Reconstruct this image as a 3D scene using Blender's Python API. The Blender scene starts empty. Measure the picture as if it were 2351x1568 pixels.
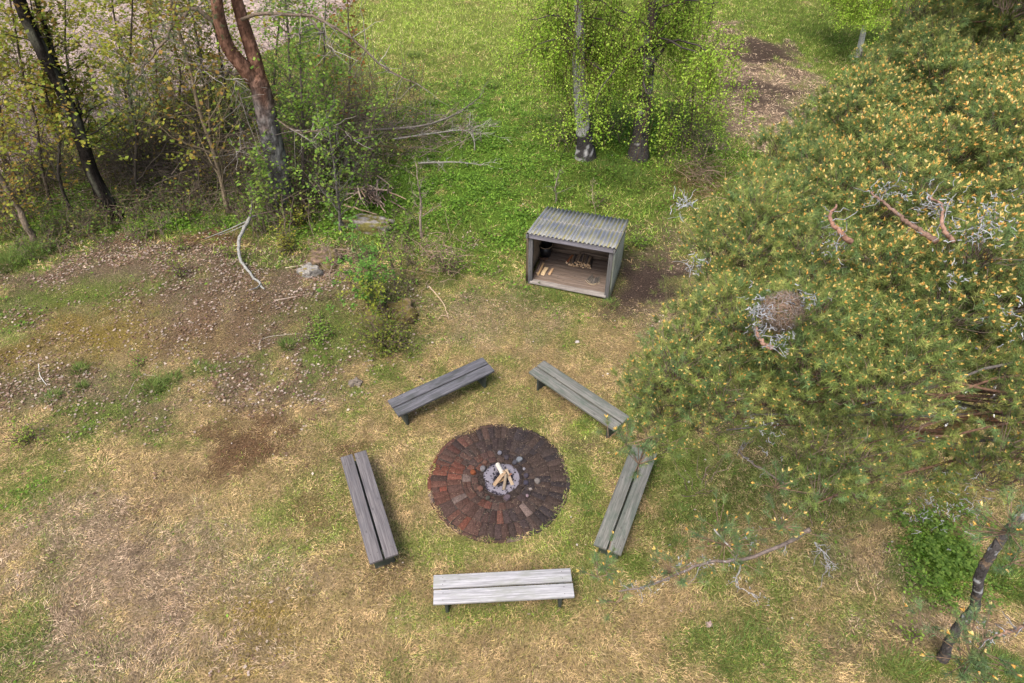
import bpy, bmesh, math, random
import numpy as np
from mathutils import Vector, Matrix
random.seed(7)
rng = np.random.default_rng(11)
sc = bpy.context.scene
C = sc.collection
R = math.radians
# ------------------------------------------------------------------ camera
CAM_H, DEP, FPX = 9.3, 43.0, 1567.0        # metres, degrees below horizontal, focal length for a 2351 px wide frame
cam = bpy.data.objects.new('camera', bpy.data.cameras.new('camera'))
C.objects.link(cam); sc.camera = cam
cam.location = (0, 0, CAM_H); cam.rotation_euler = (R(90-DEP), 0, 0)
cam.data.sensor_width = 36; cam.data.lens = 36*FPX/2351
cam.data.clip_start = 0.1; cam.data.clip_end = 1500
# ------------------------------------------------------------------ world, sun, exposure
w = bpy.data.worlds.new('World'); sc.world = w; w.use_nodes = True
nt = w.node_tree; bg = nt.nodes['Background']
sky = nt.nodes.new('ShaderNodeTexSky'); sky.sky_type = 'NISHITA'; sky.sun_disc = False
SUN_EL, SUN_AZ = R(60), R(212)             # azimuth measured clockwise from +Y
sky.sun_elevation = SUN_EL; sky.sun_rotation = SUN_AZ
sky.air_density = 1.0; sky.dust_density = 5.0; sky.ozone_density = 0.6
nt.links.new(sky.outputs[0], bg.inputs[0]); bg.inputs[1].default_value = 0.12
sl = bpy.data.lights.new('sun', 'SUN'); sl.energy = 1.95; sl.angle = R(22); sl.color = (1, 0.93, 0.83)
so = bpy.data.objects.new('sun', sl); C.objects.link(so)
sd = Vector((math.sin(SUN_AZ)*math.cos(SUN_EL), math.cos(SUN_AZ)*math.cos(SUN_EL), math.sin(SUN_EL)))
so.rotation_euler = sd.to_track_quat('Z', 'Y').to_euler(); so.location = sd*60
sc.view_settings.view_transform = 'Standard'; sc.view_settings.look = 'None'
sc.view_settings.exposure = 1.14; sc.view_settings.gamma = 1; sc.view_settings.use_curve_mapping = False
sc.render.resolution_x = 1024; sc.render.resolution_y = 683
# ------------------------------------------------------------------ survey helpers: read ground positions off the photograph
_F = np.array([0, math.cos(R(DEP)), -math.sin(R(DEP))]); _U = np.array([0, math.sin(R(DEP)), math.cos(R(DEP))])
_O = np.array([0, 0, CAM_H])
def ray(x, y): return _F + np.array([1., 0, 0])*(x-1175.5)/FPX - _U*(y-784)/FPX
def at(x, y, z=0.0):
    v = ray(x, y); return _O + v*((z-CAM_H)/v[2])
def atY(x, y, Y):                            # point on the upright plane world-y = Y
    v = ray(x, y); return _O + v*(Y/v[1])
def atD(x, y, d): return _O + ray(x, y)*d
# ------------------------------------------------------------------ noise
def vnoise(x, y, seed=0):
    x = np.asarray(x, float); y = np.asarray(y, float)
    xi = np.floor(x).astype(np.int64); yi = np.floor(y).astype(np.int64); fx = x-xi; fy = y-yi
    fx = fx*fx*(3-2*fx); fy = fy*fy*(3-2*fy)
    def h(a, b):
        n = (a*374761393 + b*668265263 + seed*1442695041) & 0xffffffff
        n = ((n ^ (n >> 13))*1274126177) & 0xffffffff
        return ((n ^ (n >> 16)) & 0xffff)/65535.0
    return (h(xi, yi)*(1-fx)+h(xi+1, yi)*fx)*(1-fy) + (h(xi, yi+1)*(1-fx)+h(xi+1, yi+1)*fx)*fy
def fbm(x, y, seed=0, o=3):
    s = 0; a = .5; t = 0
    for i in range(o):
        s = s+a*vnoise(np.asarray(x)*2**i, np.asarray(y)*2**i, seed+i*17); t += a; a *= .5
    return s/t
# ------------------------------------------------------------------ mesh builder
class MB:
    def __init__(s): s.V = []; s.L = []; s.K = []; s.Cc = []; s.n = 0; s.nf = 0
    def add(s, V, F, col=(.5, .5, .5)):
        V = np.asarray(V, float).reshape(-1, 3); F = np.asarray(F, np.int64)
        s.V.append(V); s.L.append((F+s.n).ravel()); s.K.append(np.full(len(F), F.shape[1]))
        col = np.asarray(col, float)
        s.Cc.append(np.broadcast_to(col, (len(V), 3)) if col.ndim == 1 else col); s.n += len(V)
    def tube(s, P, r, k=8, col=(.5, .5, .5), cap=True):
        P = np.asarray(P, float)[None]; r = np.asarray(r, float)
        if r.ndim == 0: r = np.full(P.shape[1], r)
        s.tubes(P, r[None], k, col)
        if cap:
            n = s.n; m = P.shape[1]
            a = np.arange(n-k*m, n-k*m+k); b = np.arange(n-k, n)
            s.L.append(np.r_[a[::-1], b]); s.K.append(np.array([k, k]))
    def tubes(s, P, r, k=3, col=(.5, .5, .5)):
        P = np.asarray(P, float); n, m, _ = P.shape; r = np.asarray(r, float)
        T = np.gradient(P, axis=1); T /= np.linalg.norm(T, axis=2, keepdims=True)+1e-9
        D = P[:, -1]-P[:, 0]; ref = np.where((np.abs(D[:, 2]) > .8*np.linalg.norm(D, axis=1))[:, None], [[1., 0, 0]], [[0, 0, 1.]])[:, None]
        A = np.cross(T, np.broadcast_to(ref, T.shape)); A /= np.linalg.norm(A, axis=2, keepdims=True)+1e-9
        B = np.cross(T, A); a = np.arange(k)*2*math.pi/k
        V = P[:, :, None]+r[:, :, None, None]*(A[:, :, None]*np.cos(a)[:, None]+B[:, :, None]*np.sin(a)[:, None])
        j = np.arange(m-1)[:, None]*k; i = np.arange(k)[None]; i2 = (i+1) % k
        f = np.stack([j+i, j+i2, j+k+i2, j+k+i], -1).reshape(-1, 4)
        F = (f[None]+(np.arange(n)*m*k)[:, None, None]).reshape(-1, 4)
        col = np.asarray(col, float)
        if col.ndim == 2 and len(col) == n: col = np.repeat(col, m*k, 0)
        s.add(V.reshape(-1, 3), F, col)
    def box(s, x0, x1, y0, y1, z0, z1, col=(.5, .5, .5), b=0.0):
        if b <= 0:
            V = [(x, y, z) for z in (z0, z1) for x, y in ((x0, y0), (x1, y0), (x1, y1), (x0, y1))]
            s.add(V, [(3, 2, 1, 0), (4, 5, 6, 7), (0, 1, 5, 4), (1, 2, 6, 5), (2, 3, 7, 6), (3, 0, 4, 7)], col)
        else:
            bm = bmesh.new(); bmesh.ops.create_cube(bm, size=1)
            for v in bm.verts: v.co = Vector(((x0+x1)/2+v.co.x*(x1-x0), (y0+y1)/2+v.co.y*(y1-y0), (z0+z1)/2+v.co.z*(z1-z0)))
            bmesh.ops.bevel(bm, geom=list(bm.edges), offset=b, segments=2, affect='EDGES', profile=.6)
            bm.verts.ensure_lookup_table(); V = [tuple(v.co) for v in bm.verts]; base = s.n
            s.V.append(np.array(V)); s.Cc.append(np.broadcast_to(np.asarray(col, float), (len(V), 3)))
            for f in bm.faces: s.L.append(np.array([v.index+base for v in f.verts])); s.K.append(np.array([len(f.verts)]))
            s.n += len(V); bm.free()
    def build(s, name, mat, parent=None, smooth=False):
        me = bpy.data.meshes.new(name)
        V = np.concatenate(s.V); L = np.concatenate(s.L); K = np.concatenate(s.K); Cl = np.concatenate(s.Cc)
        me.vertices.add(len(V)); me.vertices.foreach_set('co', V.ravel())
        me.loops.add(len(L)); me.loops.foreach_set('vertex_index', L.astype(np.int32))
        me.polygons.add(len(K)); me.polygons.foreach_set('loop_start', np.r_[0, np.cumsum(K)[:-1]].astype(np.int32))
        me.update(calc_edges=True)
        ca = me.color_attributes.new('Col', 'FLOAT_COLOR', 'POINT')
        ca.data.foreach_set('color', np.c_[Cl, np.ones(len(Cl))].astype(np.float32).ravel())
        if smooth: me.polygons.foreach_set('use_smooth', np.ones(len(K), bool))
        me.materials.append(mat); me.update()
        o = bpy.data.objects.new(name, me); C.objects.link(o)
        if parent: o.parent = parent
        return o
def thing(name, label, cat, loc=(0, 0, 0), rz=0, group=None):
    o = bpy.data.objects.new(name, None); C.objects.link(o); o.location = loc; o.rotation_euler = (0, 0, rz)
    o.empty_display_size = .2
    return tag(o, label, cat, group)
def tag(o, label, cat, group=None):
    o['label'] = label; o['category'] = cat
    if group: o['group'] = group
    return o
def part(mb, name, mat, parent, origin=(0, 0, 0), kind=None, smooth=False):
    """mb is in world coordinates; parent is an unrotated Empty at its base"""
    o = mb.build(name, mat, parent, smooth)
    pl = parent.location
    if len(o.data.vertices):
        co = np.empty(len(o.data.vertices)*3); o.data.vertices.foreach_get('co', co); co = co.reshape(-1, 3)-np.array(pl)
        o.data.vertices.foreach_set('co', co.ravel()); o.data.update()
    if kind: o['kind'] = kind
    return o
def solo(mb, name, mat, smooth=False):      # one-mesh thing with its origin at its middle bottom
    V = np.concatenate(mb.V); c = V.mean(0); c[2] = V[:, 2].min()
    mb.V = [v-c for v in mb.V]; o = mb.build(name, mat, None, smooth); o.location = c; return o
def spline(P, n):
    P = np.asarray(P, float); m = len(P); t = np.linspace(0, m-1, n); i = np.clip(t.astype(int), 0, m-2); f = (t-i)[:, None]
    Q = np.vstack([2*P[0]-P[1], P, 2*P[-1]-P[-2]]); a, b, c, d = Q[i], Q[i+1], Q[i+2], Q[i+3]
    return .5*((2*b)+(c-a)*f+(2*a-5*b+4*c-d)*f*f+(-a+3*b-3*c+d)*f**3)
# ------------------------------------------------------------------ materials
def newmat(name):
    m = bpy.data.materials.new(name); m.use_nodes = True; n = m.node_tree; p = n.nodes['Principled BSDF']
    p.inputs['Specular IOR Level'].default_value = .25
    return m, n, p
def N(n, t, **k):
    a = n.nodes.new(t)
    for q, v in k.items():
        if q in a.inputs: a.inputs[q].default_value = v
        else: setattr(a, q, v)
    return a
def vcol(name, rough=.8, spec=.2, trans=0.0, nscale=0.0, namt=.3, bump=0.0, stretch=(1, 1, 1), bscale=None):
    m, n, p = newmat(name); p.inputs['Roughness'].default_value = rough; p.inputs['Specular IOR Level'].default_value = spec
    a = N(n, 'ShaderNodeAttribute', attribute_name='Col'); out = a.outputs[0]
    if nscale:
        tc = N(n, 'ShaderNodeTexCoord'); mp = N(n, 'ShaderNodeMapping'); mp.inputs['Scale'].default_value = stretch
        n.links.new(tc.outputs['Object'], mp.inputs[0])
        nz = N(n, 'ShaderNodeTexNoise', Scale=nscale, Detail=6.0, Roughness=.65); n.links.new(mp.outputs[0], nz.inputs['Vector'])
        mr = N(n, 'ShaderNodeMapRange'); mr.inputs[1].default_value = .3; mr.inputs[2].default_value = .7
        mr.inputs[3].default_value = 1-namt; mr.inputs[4].default_value = 1+namt; n.links.new(nz.outputs[0], mr.inputs[0])
        mx = N(n, 'ShaderNodeVectorMath', operation='MULTIPLY'); n.links.new(out, mx.inputs[0]); n.links.new(mr.outputs[0], mx.inputs[1]); out = mx.outputs[0]
        if bump:
            b = N(n, 'ShaderNodeBump', Strength=1.0, Distance=bump)
            if bscale:
                nz2 = N(n, 'ShaderNodeTexNoise', Scale=bscale, Detail=5.0); n.links.new(mp.outputs[0], nz2.inputs['Vector']); n.links.new(nz2.outputs[0], b.inputs['Height'])
            else: n.links.new(nz.outputs[0], b.inputs['Height'])
            n.links.new(b.outputs[0], p.inputs['Normal'])
    n.links.new(out, p.inputs['Base Color'])
    if trans:
        t = N(n, 'ShaderNodeBsdfTranslucent'); n.links.new(out, t.inputs[0]); ms = N(n, 'ShaderNodeMixShader'); ms.inputs[0].default_value = trans
        n.links.new(p.outputs[0], ms.inputs[1]); n.links.new(t.outputs[0], ms.inputs[2]); n.links.new(ms.outputs[0], n.nodes['Material Output'].inputs[0])
    return m
M_leaf = vcol('leaf', .6, .15, trans=.5)
M_blade = vcol('grass_blade', .8, .08, trans=.15)
M_needle = vcol('pine_needle', .6, .2, trans=.18)
M_cone = vcol('pollen_cone', .8, .1, nscale=120, namt=.25)
M_twig = vcol('twig_bark', .95, .04)
M_bark = vcol('bark', 1, .0, nscale=9, namt=.55, bump=.03, stretch=(2.2, 2.2, .7), bscale=22)
M_branch = vcol('branch_bark', .95, .04, nscale=25, namt=.5, bump=.008)
M_stone = vcol('mossy_stone', .9, .2, nscale=14, namt=.45, bump=.02)
M_brick = vcol('fired_brick', .95, .06, nscale=38, namt=.55, bump=.006)
M_soil = vcol('ground_soil', 1, .0, nscale=34, namt=.75, bump=.04)
M_rough = vcol('split_wood', .8, .2, nscale=60, namt=.35, bump=.003)
def wood_mat(name, c1, c2, stain, stain_amt=.5, knots=True):
    m, n, p = newmat(name); p.inputs['Roughness'].default_value = .75; p.inputs['Specular IOR Level'].default_value = .3
    tc = N(n, 'ShaderNodeTexCoord'); oi = N(n, 'ShaderNodeObjectInfo')
    ad = N(n, 'ShaderNodeVectorMath', operation='MULTIPLY_ADD'); cb = N(n, 'ShaderNodeCombineXYZ')
    n.links.new(oi.outputs['Random'], cb.inputs[0]); n.links.new(oi.outputs['Random'], cb.inputs[1])
    ad.inputs[1].default_value = (37, 11, 0); n.links.new(cb.outputs[0], ad.inputs[0]); n.links.new(tc.outputs['Object'], ad.inputs[2])
    mp = N(n, 'ShaderNodeMapping'); mp.inputs['Scale'].default_value = (2.2, 60, 60); n.links.new(ad.outputs[0], mp.inputs[0])
    g = N(n, 'ShaderNodeTexNoise', Scale=1.0, Detail=7.0, Roughness=.7, Distortion=.25); n.links.new(mp.outputs[0], g.inputs[0])
    cr = N(n, 'ShaderNodeValToRGB'); cr.color_ramp.elements[0].position = .38; cr.color_ramp.elements[1].position = .62
    cr.color_ramp.elements[0].color = (c1[0]*.75, c1[1]*.75, c1[2]*.75, 1); cr.color_ramp.elements[1].color = (*c2, 1); n.links.new(g.outputs[0], cr.inputs[0])
    s = N(n, 'ShaderNodeTexNoise', Scale=3.2, Detail=6.0, Roughness=.65)
    mp2 = N(n, 'ShaderNodeMapping'); mp2.inputs['Scale'].default_value = (.8, 2.2, 2); n.links.new(ad.outputs[0], mp2.inputs[0]); n.links.new(mp2.outputs[0], s.inputs[0])
    mr = N(n, 'ShaderNodeMapRange'); mr.inputs[1].default_value = .46; mr.inputs[2].default_value = .64; mr.inputs[4].default_value = stain_amt; n.links.new(s.outputs[0], mr.inputs[0])
    mx = N(n, 'ShaderNodeMix', data_type='RGBA'); n.links.new(mr.outputs[0], mx.inputs[0]); n.links.new(cr.outputs[0], mx.inputs[6]); mx.inputs[7].default_value = (*stain, 1)
    out = mx.outputs[2]
    if knots:
        mp3 = N(n, 'ShaderNodeMapping'); mp3.inputs['Scale'].default_value = (5, 9, 9); n.links.new(ad.outputs[0], mp3.inputs[0])
        v = N(n, 'ShaderNodeTexVoronoi', Scale=1.0); n.links.new(mp3.outputs[0], v.inputs[0])
        r2 = N(n, 'ShaderNodeMapRange'); r2.inputs[1].default_value = .06; r2.inputs[2].default_value = .16; r2.inputs[3].default_value = .55; r2.inputs[4].default_value = 0; n.links.new(v.outputs[0], r2.inputs[0])
        m2 = N(n, 'ShaderNodeMix', data_type='RGBA'); n.links.new(r2.outputs[0], m2.inputs[0]); n.links.new(out, m2.inputs[6]); m2.inputs[7].default_value = (c1[0]*.4, c1[1]*.4, c1[2]*.4, 1); out = m2.outputs[2]
    n.links.new(out, p.inputs['Base Color'])
    b = N(n, 'ShaderNodeBump', Strength=.8, Distance=.004); n.links.new(g.outputs[0], b.inputs['Height']); n.links.new(b.outputs[0], p.inputs['Normal'])
    return m
# ------------------------------------------------------------------ terrain shape and what grows where
PIT = at(1145, 1101); PIT[2] = 0
SH = np.array([.34, 11.83]); SHA = math.atan2(-.54, 1.70)
sx_, sy_ = np.array([math.cos(SHA), math.sin(SHA)]), np.array([-math.sin(SHA), math.cos(SHA)])
def loc2(u, v, z=0): q = SH+sx_*u+sy_*v; return np.array([q[0], q[1], z])
def ter(x, y):
    x = np.asarray(x, float); y = np.asarray(y, float)
    def g(cx, cy, rx, ry): return np.exp(-((x-cx)/rx)**2-((y-cy)/ry)**2)
    h = .42*g(-5.4, 10.6, 2.3, 1.2)+.25*g(-7.6, 12.2, 2.2, 1.3)+.2*g(-3.0, 11.7, 1.2, .8)+.14*g(-3.6, 6.8, .9, .7)+.08*g(-6, 6, 2, 1.3)
    calm = 1-np.exp(-((x-.1)/2.6)**4-((y-7)/3.2)**4); calm = calm*(1-g(1.3, 12.2, 1.6, 1.3))
    return h+calm*(.12*(fbm(x*.35, y*.35, 3)-.5)+.07*(fbm(x*1.7, y*1.7, 9)-.5))
def gz(x, y): return float(ter(x, y))
def atG(x, y):
    z = 0
    for _ in range(4): p = at(x, y, z); z = gz(p[0], p[1])
    return at(x, y, z)
KINDS = 'SGHMLDRPC'
PAL = {'S': [(.44, .33, .20), (.33, .24, .15), (.47, .37, .23), (.20, .145, .10), (.42, .35, .17), (.34, .29, .12), (.40, .33, .22), (.25, .19, .14)],
       'G': [(.11, .17, .035), (.17, .24, .05), (.075, .125, .03), (.22, .27, .07), (.36, .31, .15), (.13, .20, .04)],
       'H': [(.12, .22, .035), (.17, .28, .05), (.21, .33, .06), (.09, .16, .035)],
       'M': [(.28, .21, .04), (.20, .16, .04), (.33, .24, .05), (.30, .23, .13)],
       'L': [(.22, .14, .10), (.14, .09, .065), (.34, .24, .18), (.12, .13, .05), (.42, .32, .25)],
       'D': [(.09, .065, .055), (.12, .085, .07), (.07, .055, .05), (.16, .115, .09)],
       'R': [(.17, .09, .055), (.22, .12, .07), (.11, .065, .04), (.32, .22, .14), (.22, .15, .06)],
       'P': [(.44, .33, .26), (.33, .25, .19), (.23, .17, .14), (.54, .44, .35), (.16, .12, .10)],
       'C': [(.27, .33, .075), (.20, .29, .055), (.42, .38, .18), (.15, .23, .045), (.50, .44, .27), (.24, .34, .06), (.30, .38, .08)]}
PAL['S'] = [(a*1.22, b*1.14, c*.98) for a, b, c in PAL['S']]; PAL['P'] = [(a*1.12, b*1.08, c*.95) for a, b, c in PAL['P']]
for _k in 'GH': PAL[_k] = [(a*1.0, b*1.08, c*.85) for a, b, c in PAL[_k]]
PAL['C'] = [(a*1.05, b*1.1, c*.85) for a, b, c in PAL['C']]
MEAN = {k: np.mean(v, 0)*.42 for k, v in PAL.items()}  # ground colour dimmed: dark thatch plus painted shadow between the blades
BL = [  # photo x, y, half width, half height, kind, strength
 (1150, 60, 420, 130, 'C', .75), (1100, 120, 300, 60, 'G', .4), (1650, 60, 500, 120, 'C', .6), (1700, 60, 260, 90, 'G', .55), (1180, 330, 260, 140, 'H', .85),
 (1420, 420, 300, 60, 'G', .9), (1480, 300, 200, 90, 'H', .7), (1290, 260, 120, 60, 'C', .4), (1900, 70, 220, 90, 'G', .75), (1760, 200, 120, 100, 'P', .95), (1740, 120, 50, 30, 'D', .8),
 (1770, 215, 60, 30, 'D', .7), (1600, 420, 80, 45, 'R', .5), (1950, 300, 300, 200, 'G', .6), (1750, 190, 110, 110, 'P', 1), (1700, 250, 70, 50, 'P', .9), (1740, 125, 70, 35, 'D', .9), (1770, 215, 80, 35, 'D', .8), (1640, 205, 50, 25, 'D', .5), (900, 60, 120, 70, 'C', .8),
 (500, 250, 400, 120, 'L', .25), (450, 230, 350, 70, 'G', .5), (300, 320, 160, 60, 'H', .9), (420, 260, 160, 40, 'G', .7), (150, 430, 200, 60, 'H', .5), (250, 400, 420, 90, 'L', .35), (500, 400, 300, 90, 'L', .45), (350, 480, 500, 60, 'H', .6), (750, 480, 200, 90, 'H', .75),
 (470, 520, 280, 28, 'H', .85), (900, 420, 130, 80, 'H', .6), (60, 600, 95, 45, 'G', 1), (15, 730, 70, 50, 'H', .9), (1080, 480, 150, 120, 'H', .8), (1030, 590, 90, 90, 'G', .8),
 (380, 690, 420, 170, 'L', .65), (120, 880, 180, 90, 'L', .55), (760, 700, 160, 160, 'L', .5), (300, 650, 300, 80, 'G', .3), (200, 870, 220, 60, 'G', .45), (700, 760, 200, 90, 'G', .4), (300, 600, 330, 60, 'L', .85), (480, 545, 120, 20, 'R', .8), (650, 640, 120, 90, 'L', .6), (270, 670, 200, 25, 'G', .55), (240, 765, 170, 60, 'M', 1), (380, 800, 150, 30, 'M', .6), (30, 830, 70, 40, 'M', .6), (500, 770, 90, 30, 'M', .5), (560, 660, 60, 40, 'M', .5), (540, 720, 220, 110, 'L', .85), (540, 760, 180, 60, 'R', .4),
 (720, 820, 140, 60, 'L', .7), (850, 760, 150, 80, 'G', .65), (880, 860, 130, 40, 'G', .6), (350, 890, 60, 24, 'G', .8), (620, 820, 60, 18, 'G', .6), (180, 680, 70, 20, 'G', .5), (620, 600, 60, 25, 'G', .5), (450, 850, 60, 18, 'G', .5), (130, 900, 150, 60, 'L', .6), (100, 960, 110, 40, 'G', .4),
 (190, 940, 60, 18, 'G', .6), (80, 1080, 150, 90, 'G', .5), (30, 1160, 70, 50, 'H', .35), (330, 980, 120, 30, 'G', .3), (560, 1010, 95, 50, 'R', .95), (540, 1060, 60, 40, 'R', .7), (500, 1090, 40, 30, 'R', .4), (720, 1180, 45, 32, 'R', .7), (805, 1030, 45, 25, 'R', .7),
 (30, 1510, 80, 50, 'G', .65), (590, 1430, 110, 60, 'M', .75), (540, 1520, 100, 50, 'M', .6), (400, 1400, 40, 25, 'R', .5), (330, 1180, 60, 25, 'R', .5), (150, 1400, 60, 30, 'R', .4), (640, 1090, 40, 30, 'R', .4), (230, 1330, 200, 80, 'P', .7), (350, 1480, 240, 70, 'P', .65), (200, 1210, 200, 60, 'P', .6), (450, 1250, 160, 70, 'P', .45), (700, 1330, 150, 50, 'P', .3), (620, 1200, 140, 100, 'C', .25),
 (1300, 1100, 110, 110, 'C', .8), (1345, 1120, 35, 80, 'G', .6), (1330, 1020, 60, 30, 'D', .4), (1340, 985, 35, 20, 'C', .8), (1230, 965, 50, 18, 'G', .6), (1030, 950, 60, 25, 'G', .5), (960, 1040, 30, 60, 'C', .4), (1110, 1260, 200, 25, 'C', .6),
 (900, 1330, 60, 40, 'R', .35), (1050, 1420, 200, 40, 'C', .4), (1150, 1400, 170, 18, 'G', .5), (890, 1290, 45, 25, 'D', .4),  # last two paint bench shadow into the ground, as grass and dark earth
 (1490, 640, 85, 85, 'D', 1), (1420, 700, 60, 30, 'D', .6), (1470, 545, 50, 40, 'G', .6), (1545, 740, 80, 40, 'P', .6), (1570, 560, 100, 40, 'L', .6), (1250, 690, 100, 20, 'G', .6), (1110, 720, 150, 60, 'P', .4),
 (1560, 1150, 80, 110, 'G', .7), (1400, 1310, 110, 40, 'G', .4), (1470, 1290, 40, 25, 'G', .8), (1700, 1120, 260, 160, 'G', .55), (2000, 950, 400, 200, 'G', .6), (2150, 1000, 200, 100, 'M', .4), (2150, 1270, 105, 75, 'H', 1), (2310, 1320, 60, 90, 'G', .9), (2230, 1350, 90, 30, 'H', .6),
 (1730, 1510, 170, 60, 'G', .6), (1950, 1480, 180, 60, 'L', .45), (1900, 1420, 200, 40, 'G', .45), (2080, 1530, 90, 30, 'G', .8), (2280, 1540, 80, 30, 'G', .9), (1980, 1300, 100, 50, 'P', .5), (1850, 1320, 200, 60, 'G', .35), (2200, 1430, 160, 30, 'P', .5)]
_bl = []
for (px, py, rx, ry, k, s) in BL:
    c = atG(px, py); ex = abs(at(px+rx, py)[0]-at(px, py)[0]); ey = .5*abs(at(px, max(py-ry, -200))[1]-at(px, py+ry)[1])
    _bl.append((c[0], c[1], ex, ey, KINDS.index(k), s))
def weights(x, y):
    x = np.asarray(x, float); y = np.asarray(y, float); W = np.zeros((len(x), len(KINDS)))
    g = np.clip((.55*fbm(x*.9, y*.9, 21)+.45*fbm(x*3.7, y*3.7, 23, 3)-.49)*4.6, 0, 1)*.60+.05
    far = np.clip((y-9.5)/4, 0, 1)
    g2 = np.clip((.4*fbm(x*.8, y*.8, 25)+.6*fbm(x*2.6, y*2.6, 27, 3)-.40)*5, 0, 1); g = g*(1-far)+(g2*.42+.56)*far
    W[:, 0] = 1-g; W[:, 1] = g*.7; W[:, 8] = g*.3
    n1 = fbm(x*2.1, y*2.1, 5, 4); n2 = fbm(x*.8+9, y*.8, 8)
    for i, (cx, cy, ex, ey, k, s) in enumerate(_bl):
        d = ((x-cx)/ex)**2+((y-cy)/ey)**2
        m = d < 6
        if not m.any(): continue
        a = np.clip(1.55-1.05*np.sqrt(d[m])+(n1[m]-.5)*2.4+(n2[m]-.5)*.8, 0, 1)*s
        W[m] *= (1-a)[:, None]; W[m, k] += a
    return W
# field edge (ploughed, pale): everything beyond this line
FE = np.array([atG(*p)[:2] for p in ((-250, 560), (0, 400), (240, 262), (450, 205), (640, 110), (800, 20), (880, -60))])
def field_mask(x, y):
    yy = np.interp(x, FE[:, 0], FE[:, 1], left=FE[0, 1], right=1e4)
    return (y-yy+1.2*(fbm(x*.8, y*.8, 33)-.5) > 0) & (x < FE[-1, 0])
# ------------------------------------------------------------------ ground and field sheets
def axis(a, b, st, far, k):
    core = np.arange(a, b+1e-6, st); out = []; d = st; v = b
    while v < far: d *= k; v += d; out.append(v)
    lo = []; d = st; v = a
    while v > -far: d *= k; v -= d; lo.append(v)
    return np.r_[lo[::-1], core, out]
X = axis(-24, 24, .15, 350, 1.35); Y = axis(0, 36, .15, 350, 1.35)
gx, gy = np.meshgrid(X, Y); fxx, fyy = gx.ravel(), gy.ravel()
fm = field_mask(fxx, fyy)
H = ter(np.clip(fxx, -30, 30), np.clip(fyy, -5, 42))
H = H+np.where(fm, .10*(fbm(fxx*3.1, fyy*2.1, 55, 3)-.5), 0)
Wt = weights(fxx, fyy); colr = Wt@np.array([MEAN[k] for k in KINDS])
colr *= (.75+.5*fbm(fxx*2.7, fyy*2.7, 71))[:, None]
ff = fbm(fxx*1.3, fyy*2.2, 57)[:, None]
fieldc = np.array([.30, .235, .205])*(.55+.9*ff)*(.7+.6*fbm(fxx*4.1, fyy*3.1, 59)[:, None])
colr = np.where(fm[:, None], fieldc, colr)
nx, ny = len(X), len(Y)
i = np.arange(ny-1)[:, None]*nx+np.arange(nx-1)[None]
Q = np.stack([i, i+1, i+nx+1, i+nx], -1).reshape(-1, 4)
isf = fm[Q].sum(1) >= 2
V = np.c_[fxx, fyy, H]; M_field = vcol('field_soil', .95, .1, nscale=7, namt=.6, bump=.12)
for nm, sel in (('ground', ~isf), ('ploughed_field', isf)):
    q = Q[sel]; u, inv = np.unique(q, return_inverse=True)
    mb = MB(); mb.add(V[u], inv.reshape(-1, 4), colr[u]); o = mb.build(nm, M_soil if nm == 'ground' else M_field, smooth=True); o['kind'] = 'structure'
# ------------------------------------------------------------------ grass blades
def footprint(n, dens_pow=1.0, ymin=1.2, ymax=34, margin=1.2):
    """random points over the ground in view (plus a margin), denser near"""
    t = rng.random(n*2)
    y = ymin+(ymax-ymin)*t**dens_pow
    hw = .76*(y*.731+9.3*.682)+margin
    keep = rng.random(n*2) < hw/(.76*(ymax*.731+9.3*.682)+margin)*np.where(t > 0, 1, 1)
    y = y[keep][:n]; hw = hw[keep][:n]; x = (rng.random(len(y))*2-1)*hw
    return x, y
def clumpy(x, y, seed, f=6.5):
    """random numbers that agree between neighbouring blades, so that grass reads as tufts"""
    v = .5+(fbm(x*f, y*f, seed, 3)-.5)*2.6+rng.normal(0, .13, len(x)); return np.mod(v, 1.0) if seed == 301 else np.clip(v, 0, .999)
def pick(W, u=None):
    c = np.cumsum(W, 1); c /= c[:, -1:]; return ((rng.random(len(W)) if u is None else u)[:, None] > c).sum(1).clip(0, W.shape[1]-1)
def kinds_colour(k, v=.25, r=None):
    out = np.zeros((len(k), 3)); r = rng.random(len(k)) if r is None else r
    for i, kk in enumerate(KINDS):
        m = k == i
        if m.any(): P = np.array(PAL[kk]); out[m] = P[(r[m]*len(P)).astype(int)]
    return out*(1-v+2*v*rng.random((len(k), 1)))
def clear(x, y, pit=1.07):
    d = np.hypot(x-PIT[0], y-PIT[1]); a = np.arctan2(y-PIT[1], x-PIT[0]); ok = d > pit+.22*(fbm(np.cos(a)*7+20, np.sin(a)*7+20, 3, 3)-.3)
    u = (x-SH[0])*sx_[0]+(y-SH[1])*sx_[1]; v = (x-SH[0])*sy_[0]+(y-SH[1])*sy_[1]
    return ok & ~((u > -.02) & (u < 1.86) & (v > -.04) & (v < 1.36)) & ~field_mask(x, y)
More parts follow.
